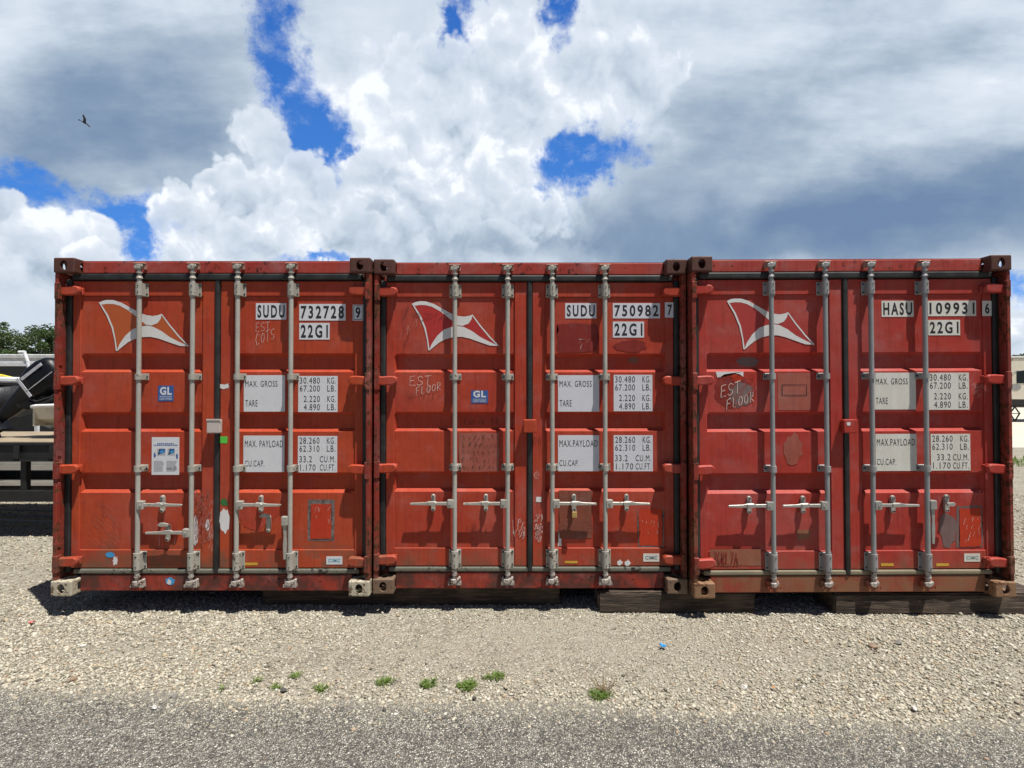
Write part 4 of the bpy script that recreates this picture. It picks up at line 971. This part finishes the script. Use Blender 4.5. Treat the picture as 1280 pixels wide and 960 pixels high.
def weed(px, py, rad, n, label, dry=False, L=.045):
    d = CAM_H * F_PX / (py - 488); X = (px - 640) / F_PX * d; Yw = CAM_Y + d; mb = MB(); blades(mb, 0, 0, rad * 1.1, int(n * .45), L * .9, .0026, lift=(.05, .8))
    for k in range(5): a = random.uniform(0, 6.3); q = rad * random.uniform(.4, 1.1); blades(mb, q * math.cos(a), q * math.sin(a) * .7, rad * .5, int(n * .12), L * random.uniform(.6, 1.1), .0026, lift=(.1, 1.0))
    mats = [WEED]
    if dry:
        for k in range(34):
            a = random.uniform(0, 6.3); l = random.uniform(.04, .10); p = Vector((.035 + random.uniform(-.02, .03), .03, .01)); q = p + Vector((math.cos(a) * l * .8, math.sin(a) * l * .6, l * random.uniform(.3, .9)))
            mb.cyl(p, q, .0011, n=4, mi=1); mb.add([q + Vector((-.004, 0, 0)), q + Vector((.004, 0, .002)), q + Vector((0, 0, .009))], [(0, 1, 2)], 1)
        mats.append(DRY)
    tag(mb.build('weed', mats, loc=(X, Yw, 0)), label, 'weed', 'weeds along the road edge')
weed(587, 858, .055, 260, 'biggest bright green weed clump at the road edge'); weed(536, 855, .050, 190, 'round green weed clump just left of the biggest one')
weed(480, 852, .045, 150, 'green weed between the flat one and the round clump'); weed(618, 846, .046, 150, 'green weed set back in the gravel, right of the biggest clump')
weed(404, 860, .038, 90, 'flat green weed beside a pale stone, left of centre'); weed(371, 844, .035, 55, 'thin yellowish weed set back at the left')
weed(348, 859, .022, 34, 'tiny weed beside the dark grey stone'); weed(323, 851, .022, 30, 'tiny weed at the left end of the weed line')
weed(280, 861, .018, 24, 'pale sprig of weed near the white stones at the left'); weed(747, 869, .060, 210, 'weed with dry brown stems, rightmost on the road edge', dry=True)
def scrap(px, py, size, m, label, seed):
    d = CAM_H * F_PX / (py - 488); X = (px - 640) / F_PX * d; Yw = CAM_Y + d; b = bmesh.new(); bmesh.ops.create_grid(b, x_segments=5, y_segments=5, size=size); st = random.Random(seed)
    for v in b.verts: v.co.z = st.uniform(0, size * 1.1); v.co.x += st.uniform(-.3, .3) * size; v.co.y += st.uniform(-.3, .3) * size
    mb = MB(); mb.bm(b); tag(mb.build('litter', m, loc=(X, Yw, .016)), label, 'litter')
scrap(828, 810, .018, SKYB, 'crumpled scrap of blue plastic in the gravel', 1); scrap(43, 780, .016, simple('pink_plastic', (.75, .18, .18)), 'scrap of pink plastic in the gravel at the far left', 2)
scrap(965, 861, .008, simple('orange_plastic', (.5, .26, .10)), 'little orange chip in the gravel', 3)

# ------------------------------------------------------------------ timber bearers under the containers
def timber_mat():
    m, N, p = mat('old_railway_timber'); o = N.coord('Object')
    g = N.noise(N.map(o, scale=(1.2, 14, 16)), 3, 6, .7); g2 = N.noise(N.map(o, scale=(2, 40, 60)), 3, 4, .65)
    c = N.ramp(g, [(.25, (.018, .013, .010)), (.5, (.055, .038, .027)), (.72, (.19, .135, .095))]); c = N.mix(g2.smooth(.55, .68, 0, 1) * .8, c, (.018, .012, .009))
    c = N.mix(N.noise(o, 3, 4).smooth(.55, .75) * .5, c, (.16, .115, .08)); N.link(c, p.inputs['Base Color']); p.inputs['Roughness'].default_value = .85
    N.link(N.bump(g2 + g, .8, .012), p.inputs['Normal']); return m
TM = timber_mat()
def timber(x0, x1, y0, label, depth=.24, rz=0, z1=.162):
    b = bmesh.new(); bmesh.ops.create_cube(b, size=1)
    L = x1 - x0
    for v in b.verts: v.co = Vector((v.co.x * L, v.co.y * depth, v.co.z * z1))
    bmesh.ops.subdivide_edges(b, edges=[e for e in b.edges if abs(e.verts[0].co.x - e.verts[1].co.x) > .5], cuts=14)
    bmesh.ops.bevel(b, geom=[e for e in b.edges if e.calc_face_angle(0) > .5], offset=.012, segments=2, affect='EDGES')
    for v in b.verts: v.co += Vector((0, random.uniform(-.004, .004), random.uniform(-.003, .002)))
    mb = MB(); mb.bm(b); o = mb.build('timber_bearer', TM, loc=((x0 + x1) / 2, y0 + depth / 2, z1 / 2 + .001)); o.rotation_euler = (0, 0, rz)
    tag(o, label, 'timber', 'timbers under the containers')
timber(-2.02, .385, .25, 'long dark timber in shade under the left and middle containers'); timber(.675, 1.90, .095, 'timber with a sunlit split end under the middle and right containers')
timber(2.50, 4.15, .065, 'timber sticking out under the right-hand end of the row', depth=.26)
for k, (a, b_) in enumerate(((-3.4, -1.2), (-1.0, 1.3), (1.4, 3.8))):
    timber(a, b_, 5.55, ('hidden rear timber under the left container', 'hidden rear timber under the middle container', 'hidden rear timber under the right container')[k])

# ------------------------------------------------------------------ left background: trailers, outboard, boat
def wx(px, d): return (px - 640) / F_PX * d
def wz(py, d): return CAM_H + (488 - py) / F_PX * d
BLK = simple('black_trailer_paint', (.010, .010, .011), .65, var=.4); PLANK = None
def plank_mat(name, c0, c1, scale=7.0):
    m, N, p = mat(name); o = N.coord('Object'); x, y, z = N.sep(o)
    g = N.noise(N.map(o, scale=(1.5, 20, 20)), 3, 5, .65); c = N.mix(g.smooth(.3, .7), c0, c1)
    pl = (y * scale)._m('FRACT').smooth(.0, .10, 1, 0); c = N.mix(pl * .8, c, (.04, .035, .03)); N.link(c, p.inputs['Base Color']); p.inputs['Roughness'].default_value = .85
    return m
GREYPLANK = plank_mat('weathered_grey_planks', (.38, .36, .32), (.55, .53, .48)); TANPLANK = plank_mat('tan_planks', (.20, .16, .11), (.42, .34, .23))
TYRE = simple('tyre_rubber', (.015, .015, .016), .8); RIM = simple('white_rim', (.6, .6, .6), .4)
def wheel(parent, x, y, r=.36, w=.2):
    o = MB(); o.cyl((x, y - w / 2, r), (x, y + w / 2, r), r, n=28); o.cyl((x, y - w / 2 - .01, r), (x, y - w / 2, r), r * .92, r, n=28, caps=False); t = o.build('wheel', TYRE, parent)
    o = MB(); o.cyl((x, y - w / 2 - .012, r), (x, y - w / 2 + .01, r), r * .55, n=20); o.cyl((x, y - w / 2 - .03, r), (x, y - w / 2 - .01, r), r * .18, n=12); o.build('rim', RIM, t)
def flatbed(name, x0, x1, y0, y1, zt, ch, deckm, label, legs=None, wheels=None, stakes=False):
    root = empty(name, ((x0 + x1) / 2, y0, 0)); cx, cy = root.location.x, y0; mb = MB()
    X0, X1, Y1 = x0 - cx, x1 - cx, y1 - cy
    for yy in (0, Y1 - .06): 
        mb.box(X0, X1, yy, yy + .05, zt - ch, zt, .004); mb.box(X0, X1, yy - .02, yy, zt - .02, zt + .004); mb.box(X0, X1, yy - .02, yy, zt - ch - .004, zt - ch + .014)
    for xx in (X0, X1 - .05): mb.box(xx, xx + .05, .05, Y1 - .06, zt - ch, zt - .002, .004)
    i = X0 + .3
    while i < X1 - .2: mb.box(i, i + .05, .05, Y1 - .06, zt - ch + .02, zt - .03); i += .55
    if stakes:
        i = X0 + .25
        while i < X1: mb.box(i, i + .06, -.045, -.0205, zt - ch + .03, zt - .03, .003); i += .42
    mb.build('frame', BLK, root)
    mb = MB(); mb.box(X0 + .05, X1 - .05, .052, Y1 - .062, zt - .024, zt + .010); mb.build('deck', deckm, root)
    if legs: mb = MB(); mb.box(X0, X1, .01, .09, .43, .56, .004); mb.box(X0, X1, Y1 - .15, Y1 - .07, .43, .56, .004); mb.box(X1 - .5, X1 - .43, .09, Y1 - .15, .44, .55); mb.box(X1 - .42, X1 - .34, .02, .08, .0, .43); mb.box(X1 - .42, X1 - .34, Y1 - .14, Y1 - .08, .0, .43); mb.build('lower_rail', BLK, root)
    for (lx, ly, lz) in legs or (): mb = MB(); mb.box(lx - cx, lx - cx + .07, ly - cy, ly - cy + .07, lz, zt - ch, .004); mb.build('leg', BLK, root)
    for (a, b_) in wheels or (): wheel(root, a - cx, b_ - cy)
    tag(root, label, 'trailer'); return root
flatbed('deck_trailer', -9.0, -4.4, 2.25, 4.0, 1.12, .21, TANPLANK, 'high black flatbed trailer with tan deck boards, carrying the outboard motor and cream boat', legs=[(-5.79, 2.28, .561), (-4.6, 2.28, .561), (-7.1, 2.28, .561)], wheels=[(-8.7, 2.5), (-7.95, 2.5), (-8.7, 3.75), (-7.95, 3.75)], stakes=True)
def plank_trailer():
    d = 8.9; Y = CAM_Y + d; root = empty('plank_trailer', (-8.6, Y, 0)); mb = MB()
    mb.box(-3.2, 3.6, 0, .06, .10, .20, .004); mb.box(-3.2, 3.6, 1.5, 1.56, .10, .20, .004)
    for k in range(7): mb.box(-3.15 + k * 1.1, -3.09 + k * 1.1, .06, 1.5, .11, .19)
    mb.build('frame', BLK, root)
    for k in range(5):
        z0 = .205 + k * .083
        for y0 in (-.012, 1.535):
            mb = MB(); mb.box(-3.2, 3.6, y0, y0 + .035, z0, z0 + .077, .004); mb.build('side_board', GREYPLANK, root)
    mb = MB(); mb.box(-3.15, 3.55, .065, 1.49, .205, .235); mb.build('floor_boards', GREYPLANK, root)
    for xx in (-1.9, -1.2): wheel(root, xx, -.16, .24, .16)
    tag(root, 'low trailer with weathered grey plank sides, seen beneath the high black trailer', 'trailer')
plank_trailer()
r = empty('pipe_bundle', (-6.6, CAM_Y + 7.1, 0)); GP = simple('dull_zinc_pipe', (.32, .32, .31), .5, metal=.3)
for k, (y0, y1, zz) in enumerate(((-.1, .35, .05), (.15, .62, .05), (.5, .9, .05))):
    mb = MB(); mb.cyl((-2.2, y1, zz), (2.0, y0, zz), .014, n=8); mb.build('pipe', GP, r)
tag(r, 'thin grey pipes lying on the shaded ground beneath the high black trailer', 'pipes')
# outboard motor, tilted up with its leg to the left
OB = simple('glossy_black_cowling', (.006, .007, .010), .38, var=.2); OBT = simple('grey_cowling_stripe', (.45, .46, .50), .4)
OB.node_tree.nodes['Principled BSDF'].inputs['Specular IOR Level'].default_value = .2
def outboard(d=7.15):
    x, z = wx(47, d), wz(484, d); root = empty('outboard_motor', (x, CAM_Y + d, z)); root.rotation_euler = (0, R(-38), 0)     # local x: from leg to cowling crown
    def shell(xs, name, m):
        mb = MB(); n = 20; vs = []
        for (xx, ry, rz, dz) in xs:
            for k in range(n):
                t = 2 * math.pi * k / n; c_, s_ = math.cos(t), math.sin(t); e = .62
                vs.append((xx, ry * math.copysign(abs(c_) ** e, c_), dz + rz * math.copysign(abs(s_) ** e, s_)))
        L = len(xs); fs = [(i * n + k, i * n + (k + 1) % n, (i + 1) * n + (k + 1) % n, (i + 1) * n + k) for i in range(L - 1) for k in range(n)]
        mb.add(vs, fs, 0, True); mb.add(vs[:n], [tuple(range(n))[::-1]]); mb.add(vs[-n:], [tuple(range(n))]); return mb.build(name, m, root)
    cw = shell([(-.06, .13, .12, 0), (-.02, .17, .19, .01), (.10, .18, .215, .02), (.25, .18, .205, .03), (.36, .16, .165, .04), (.42, .11, .11, .04), (.44, .03, .04, .04)], 'cowling', OB)
    mb = MB(); mb.box(-.04, .0, -.185, -.177, -.14, .15, .002); mb.build('cowling_seam', OBT, cw)
    mb = MB()
    for q in ([(-.10, -.10, -.10), (-.02, -.16, -.22), (.14, -.12, -.27), (.26, -.05, -.24)], [(-.16, -.08, -.08), (-.06, -.15, -.26), (.18, -.14, -.32)], [(-.3, -.06, -.08), (-.2, -.1, -.2), (.02, -.12, -.3), (.1, -.1, -.42)]): mb.tube(q, .013, n=6)
    mb.build('hose', BLK, root)
    mb = MB(); mb.prism([(-.30, -.06), (.02, -.10), (.16, -.34), (.08, -.40), (-.06, -.26), (-.26, -.16)], -.10, .10, bev=.01); mb.build('clamp_bracket', BLK, root)
    mb = MB(); mb.box(.02, .34, -.188, -.180, .085, .125, .002); mb.box(-.03, .38, -.185, -.178, -.06, -.05, .001); mb.build('stripe', OBT, cw)
    shell([(-.62, .035, .055, -.03), (-.45, .06, .09, -.02), (-.20, .085, .12, 0), (-.10, .12, .13, 0), (-.055, .135, .125, 0)], 'midsection', OB)
    shell([(-.86, .02, .05, -.03), (-.80, .05, .08, -.03), (-.70, .055, .08, -.03), (-.61, .03, .05, -.03)], 'gearcase', OB)
    mb = MB(); mb.box(-.66, -.63, -.10, .10, -.20, .16, .01); mb.prism([(-.86, -.08), (-.72, -.08), (-.78, -.26), (-.84, -.24)], -.008, .008); mb.build('cavitation_plate', OB, root)
    mb = MB(); c0 = Vector((-.76, 0, -.15))
    for k in range(3):
        t = k * 2.094; a = Vector((-.76, .0, .0)); r_ = .13; yy, zz = math.cos(t) * r_, math.sin(t) * r_
        mb.prism([(-.80, -.03 + .0), (-.74, -.03), (-.72, -.03 + zz), (-.80, -.03 + zz * .9)], .09 + yy * .2, .10 + yy * .2)
    mb.cyl((-.77, .05, -.03), (-.77, .16, -.03), .03, .012, n=12); mb.build('propeller', BLK, root)
    tag(root, 'black outboard motor tilted up over the boat stern, pale stripe on its cowling', 'outboard motor')
outboard()
CRM = simple('cream_gelcoat', (.58, .55, .46), .35, var=.12, scale=5); WHT = simple('white_paint', (.72, .73, .74), .4, var=.08)
def boat():
    d = 7.45; Y = CAM_Y + d; x0 = wx(41, 6.95); root = empty('motorboat', (x0, Y, 1.26)); mb = MB()
    secs = [(.0, .50, .26), (.06, .52, .27), (1.0, .55, .30), (1.7, .45, .34), (2.0, .26, .38), (2.18, .03, .42)]
    vs = []
    for (xx, hw, h) in secs: vs += [(xx, -hw, h), (xx, -hw * .92, .12), (xx, -hw * .35, .01), (xx, hw * .35, .01), (xx, hw * .92, .12), (xx, hw, h)]
    n = 6; fs = [(i * n + k, i * n + k + 1, (i + 1) * n + k + 1, (i + 1) * n + k) for i in range(len(secs) - 1) for k in range(n - 1)]
    mb.add(vs, fs); mb.box(.0, .03, -.50, -.18, .03, .26, .004); mb.box(.0, .03, .18, .50, .03, .26, .004); mb.box(.0, .03, -.178, .178, .03, .16, .004); mb.build('hull', CRM, root)
    for s in (-1, 1):
        mb = MB(); mb.tube([(a, s * (hw + .01), h + .012) for a, hw, h in secs[:-1]], .022); mb.build('gunwale', WHT, root)
    mb = MB(); mb.prism([(-.20, .05), (-.06, .18), (.02, .20), (.02, .02), (-.10, -.03), (-.22, .01)], -.12, .12, bev=.01); mb.build('motor_bracket', CRM, root)
    for a, b_, w_ in ((.7, 1.0, .48), (1.4, 1.62, .40)): mb = MB(); mb.box(a, b_, -w_, w_, .19, .23, .01); mb.build('seat', WHT, root)
    mb = MB(); mb.box(.1, 1.9, -.30, -.22, -.13, .03, .01); mb.box(.1, 1.9, .22, .30, -.13, .03, .01); mb.box(.5, .6, -.34, .34, -.131, -.05, .01); mb.build('bunk', BLK, root)
    tag(root, 'cream open motorboat with a notched stern, sitting on the high black deck', 'boat')
boat()
# white rail rack, covered skiff and enclosed trailer further back
def hullshape(root, L, hw, h, m, name='hull'):
    mb = MB(); secs = [(0, .8, .9), (.25, 1, 1), (.6, .95, 1.0), (.85, .55, 1.08), (1, .04, 1.15)]; vs = []
    for (t, a, b) in secs: vs += [(t * L, -hw * a, h * b), (t * L, -hw * a * .8, h * .25), (t * L, 0, 0), (t * L, hw * a * .8, h * .25), (t * L, hw * a, h * b), (t * L, 0, h * b + .06)]
    n = 6; fs = [(i * n + k, i * n + (k + 1) % n, (i + 1) * n + (k + 1) % n, (i + 1) * n + k) for i in range(4) for k in range(n)] + [tuple(range(6))[::-1], tuple(range(24, 30))]
    mb.add(vs, fs, 0, True); return mb.build(name, m, root)
r = empty('covered_skiff', (wx(27, 9.2), CAM_Y + 9.2, 1.30)); r.rotation_euler = (0, 0, R(180)); hullshape(r, 3.6, .7, .5, simple('black_tarpaulin', (.02, .02, .024), .5, bump=.8, bscale=9), 'tarpaulin')
mb = MB(); mb.box(.1, 3.0, -.6, .6, .56, .66, .03, seg=2); mb.build('seat_cushion', WHT, r)
mb = MB(); YS = simple('yellow_webbing', (.75, .60, .05), .7)
mb.tube([(.20, .70, .05), (.22, .69, .30), (.30, .60, .56), (.35, 0, .69), (.3, -.6, .56), (.2, -.69, .3)], .022, n=6); mb.tube([(.2, .72, .40), (.8, .73, .28), (1.5, .72, .15)], .022, n=6); mb.build('strap', YS, r)
mb = MB(); mb.box(.3, .4, -.6, .6, -1.30, .02); mb.box(2.5, 2.6, -.6, .6, -1.30, .02); mb.box(.2, 2.8, -.62, -.55, -.4, -.3); mb.box(.2, 2.8, .55, .62, -.4, -.3); mb.build('cradle', BLK, r)
tag(r, 'skiff under black tarpaulin tied with a yellow strap, white cushion on top', 'boat')
r = empty('boat_rack', (wx(20, 10.6), CAM_Y + 10.6, 0)); mb = MB(); zt = wz(452, 10.6); 
for yy in (0, .9):
    mb.box(-3.0, .42, yy, yy + .05, zt - .05, zt, .004); mb.box(.36, .42, yy, yy + .05, 0, zt - .05); mb.box(-2.9, -2.84, yy, yy + .05, 0, zt - .05)
mb.tube([(.15, 0, zt + .18), (.22, 0, zt), (.30, 0, zt - .45)], .03); mb.tube([(.30, 0, zt - .45), (.10, 0, zt - .60)], .025); mb.tube([(.05, 0, zt + .18), (.17, 0, zt + .18)], .03); mb.box(.36, .42, .05, .9, zt - .05, zt)
mb.build('rack_frame', WHT, r); tag(r, 'white tubular steel rack behind the tarpaulined skiff', 'rack')
r = empty('enclosed_trailer', (-14.5, CAM_Y + 14.6, 0)); d = 14.6; zt = wz(443, d)
mb = MB(); mb.box(-4, 4.2, 0, 2.3, .45, zt - .12, .03); mb.build('body', simple('black_trailer_side', (.010, .010, .012), .75), r)
mb = MB(); mb.box(-4.05, 4.25, -.05, 2.35, zt - .118, zt, .02); mb.build('roof', simple('dusty_white_roof', (.52, .53, .53), .6), r)
mb = MB(); mb.box(-4.02, 4.22, -.012, -.002, .46, .52); mb.box(-4.02, 4.22, -.012, -.002, zt - .2, zt - .12); mb.build('trim', WHT, r); wheel(r, -.6, .12); wheel(r, .3, .12)
tag(r, 'black enclosed cargo trailer with a flat white roof, behind the boats', 'trailer')

# ------------------------------------------------------------------ right background: caravan
def caravan():
    d = 30.; x0 = wx(1262, d); Y = CAM_Y + d; root = empty('caravan', (x0, Y, 0)); zt = wz(446, d)
    cr = simple('cream_caravan_side', (.60, .56, .47), .4, var=.06, scale=2)
    mb = MB(); mb.prism([(.0, 1.22), (9.5, 1.22 - .3), (9.5, zt - .05), (.2, zt - .05), (-.05, zt - .5), (-.05, 1.5)], 0, 2.5, bev=.05); mb.build('body', cr, root)
    mb = MB(); mb.prism([(.1, zt - .048), (9.6, zt - .048), (9.6, zt + .03), (.15, zt + .03)], -.04, 2.54); mb.build('roof', WHT, root)
    mb = MB(); mb.box(.02, 9.45, -.012, -.002, .93, 1.24); mb.box(.0, 9.4, .1, 2.4, .82, .95); mb.build('skirt', BLK, root)
    mb = MB(); mb.prism([(.38, 2.12), (1.6, 2.12), (1.6, 2.80), (.38, 2.80)], -.02, -.002, bev=.005); mb.build('window', simple('dark_glass', (.01, .012, .015), .08), root)
    mb = MB(); mb.prism([(.3 + .32 * math.cos(t), 1.92 + .17 * math.sin(t)) for t in [k * math.pi / 10 for k in range(20)]], -.018, -.002); mb.build('side_decal', simple('grey_decal', (.25, .25, .25), .5), root)
    mb = MB(); mb.tube([(-.04, -.01, 2.35), (.3, -.014, 2.75), (3, -.014, 3.2), (9.4, -.014, 3.25)], .012, n=4); mb.build('side_stripe', simple('grey_stripe', (.3, .3, .3), .5), root)
    mb = MB(); c = .45
    mb.tube([(c, .2, .84), (c + .26, .2, .47), (c, .2, .06)], .035); mb.tube([(c, .2, .84), (c - .26, .2, .47), (c, .2, .06)], .035); mb.tube([(c - .3, .2, .47), (c + .3, .2, .47)], .02); mb.box(c - .6, c + .6, .1, .3, .0, .06); mb.build('scissor_jack', BLK, root)
    for xx in (5.4, 6.3): wheel(root, xx, .1, .38)
    mb = MB(); mb.box(3.2, 3.9, -.015, -.002, 1.25, 3.1, .004); mb.build('door', cr, root)
    tag(root, 'cream travel caravan with a dark window on a black scissor jack', 'caravan')
caravan()
# grass strip by the right-hand lot
mb = MB()
for _ in range(2600):
    blades(mb, random.uniform(10.6, 17), random.uniform(8.3, 9.5), .05, 1, .16, .008, 0, lift=(.7, 1.5))
tag(mb.build('grass', WEED), 'rough green grass strip at the edge of the pale lot', 'grass', kind='stuff')

# ------------------------------------------------------------------ trees
def foliage_mat():
    m, N, p = mat('tree_leaves'); g = N.node('ShaderNodeNewGeometry'); r = V(m.node_tree, g.outputs['Random Per Island']); o = N.coord('Object')
    c = N.ramp(r, [(0, (.030, .060, .016)), (.5, (.055, .105, .026)), (1, (.10, .155, .045))]); c = N.mix(N.noise(o, .5, 3).smooth(.4, .65) * .4, c, (.10, .13, .05))
    N.link(c, p.inputs['Base Color']); p.inputs['Roughness'].default_value = .6
    tr = N.node('ShaderNodeBsdfTranslucent'); N.link(c, tr.inputs[0]); mx = N.node('ShaderNodeMixShader'); mx.inputs[0].default_value = .25
    N.link(p.outputs[0], mx.inputs[1]); N.link(tr.outputs[0], mx.inputs[2]); N.link(mx.outputs[0], m.node_tree.nodes['Material Output'].inputs[0]); return m
FOL = foliage_mat(); BARK = simple('bark', (.10, .075, .055), .9, bump=.6)
def crown_mesh(seed, Hh, Rd):
    st = np.random.default_rng(seed); nc = 46; cl = []
    for _ in range(nc):
        t = st.random(); z = Hh * (.28 + .70 * t); rr = Rd * math.sqrt(max(.05, 1 - ((t - .38) / .68) ** 2)) * st.uniform(.3, 1); a = st.uniform(0, 6.283)
        cl.append((rr * math.cos(a), rr * math.sin(a), z, st.uniform(.5, 1.15) * Rd * .30))
    n = 9000; which = st.integers(0, nc, n); cl = np.array(cl); u = st.normal(size=(n, 3)); u /= np.linalg.norm(u, axis=1)[:, None]
    pos = cl[which, :3] + u * cl[which, 3][:, None] * (st.random(n) ** .35)[:, None] * np.array([1, 1, .75])
    nrm = st.normal(size=(n, 3)); nrm /= np.linalg.norm(nrm, axis=1)[:, None]; t1 = np.cross(nrm, [0.3, .2, 1]); t1 /= np.linalg.norm(t1, axis=1)[:, None]; t2 = np.cross(nrm, t1); s = st.uniform(.07, .16, n)[:, None]
    v = np.stack([pos - t1 * s, pos - t2 * s * .6, pos + t1 * s, pos + t2 * s * .6], 1).reshape(-1, 3); f = np.arange(4 * n).reshape(-1, 4)
    me = bpy.data.meshes.new('crown'); me.from_pydata(v.tolist(), [], f.tolist()); me.materials.append(FOL)
    mb = MB(); mb.cyl((0, 0, 0), (0.1, 0, Hh * .45), .24, .14, n=10); mb.cyl((.1, 0, Hh * .45), (0, .1, Hh * .85), .14, .04, n=8)
    for c_ in cl[:16]: mb.cyl((.05, 0, Hh * .32), tuple(c_[:3]), .07, .02, n=6)
    o = mb.build('trunk', BARK); tm = o.data; bpy.data.objects.remove(o); return me, tm
KINDS = [crown_mesh(1, 8.6, 3.6), crown_mesh(2, 7.6, 4.0), crown_mesh(3, 8.2, 3.0)]
def tree(X, Y, k, s, rz, label):
    root = empty('tree', (X, Y, 0), rz); root.scale = (s, s, s * random.uniform(.97, 1.03))
    for nm, me in (('crown', KINDS[k][0]), ('trunk', KINDS[k][1])): o = bpy.data.objects.new(nm, me); COL.objects.link(o); o.parent = root
    tag(root, label, 'tree', 'trees along the skyline')
d = 58
LT = [(4, 1.03, 'tallest broad green tree behind the enclosed trailer, at the left edge'), (32, .98, 'round green tree second from the left edge, beyond the white trailer roof'), (60, .97, 'dark green tree beyond the trailer, next to the left container'), (-28, 1.0, 'tree just outside the left edge of the frame'), (-62, .95, 'outermost tree of the left-hand skyline'), (95, .95, 'tree hidden behind the top left corner of the left container')]
for i, (px, s, lb) in enumerate(LT): tree(wx(px, d), CAM_Y + d + random.uniform(-3, 3), i % 3, s, i * 1.1, lb)
for i, (px, s, lb) in enumerate([(1284, .72, 'small green tree peeking over the caravan roof'), (1318, .85, 'tree beyond the far part of the caravan'), (1240, .60, 'low tree hidden behind the right container')]): tree(wx(px, 62), CAM_Y + 62 + i, (i + 1) % 3, s, i * 2.0 + .5, lb)

# ------------------------------------------------------------------ bird
bd = 26.; X, Z = at(105, 153, CAM_Y + bd); mb = MB(); BB = simple('black_feathers', (.015, .014, .016), .6)
secs = [(-.22, .004, .004), (-.12, .022, .018), (.0, .045, .04), (.10, .045, .042), (.17, .028, .028), (.20, .026, .026), (.235, .008, .008)]; vs = []; n = 10
for (xx, a, b) in secs: vs += [(xx, a * math.cos(2 * math.pi * k / n), b * math.sin(2 * math.pi * k / n)) for k in range(n)]
mb.add(vs, [(i * n + k, i * n + (k + 1) % n, (i + 1) * n + (k + 1) % n, (i + 1) * n + k) for i in range(len(secs) - 1) for k in range(n)], 0, True)
for s in (-1, 1):
    top = [(.10, s * .03, .03), (.13, s * .16, .09), (.02, s * .33, .15), (-.05, s * .30, .13), (-.03, s * .15, .08), (-.05, s * .03, .02)]
    mb.add([(a, b, c + .006) for a, b, c in top] + [(a, b, c - .006) for a, b, c in top], [(0, 1, 2, 3, 4, 5), (11, 10, 9, 8, 7, 6)] + [(i, (i + 1) % 6, 6 + (i + 1) % 6, 6 + i) for i in range(6)])
mb.prism([(-.14, .0), (-.34, .035), (-.32, .0), (-.34, -.035)], -.012, .012); b_ = mb.build('bird', BB, loc=(X, CAM_Y + bd, Z)); b_.rotation_euler = (R(-35), R(28), R(-8))
tag(b_, 'small black bird flying against the grey cloud', 'bird')
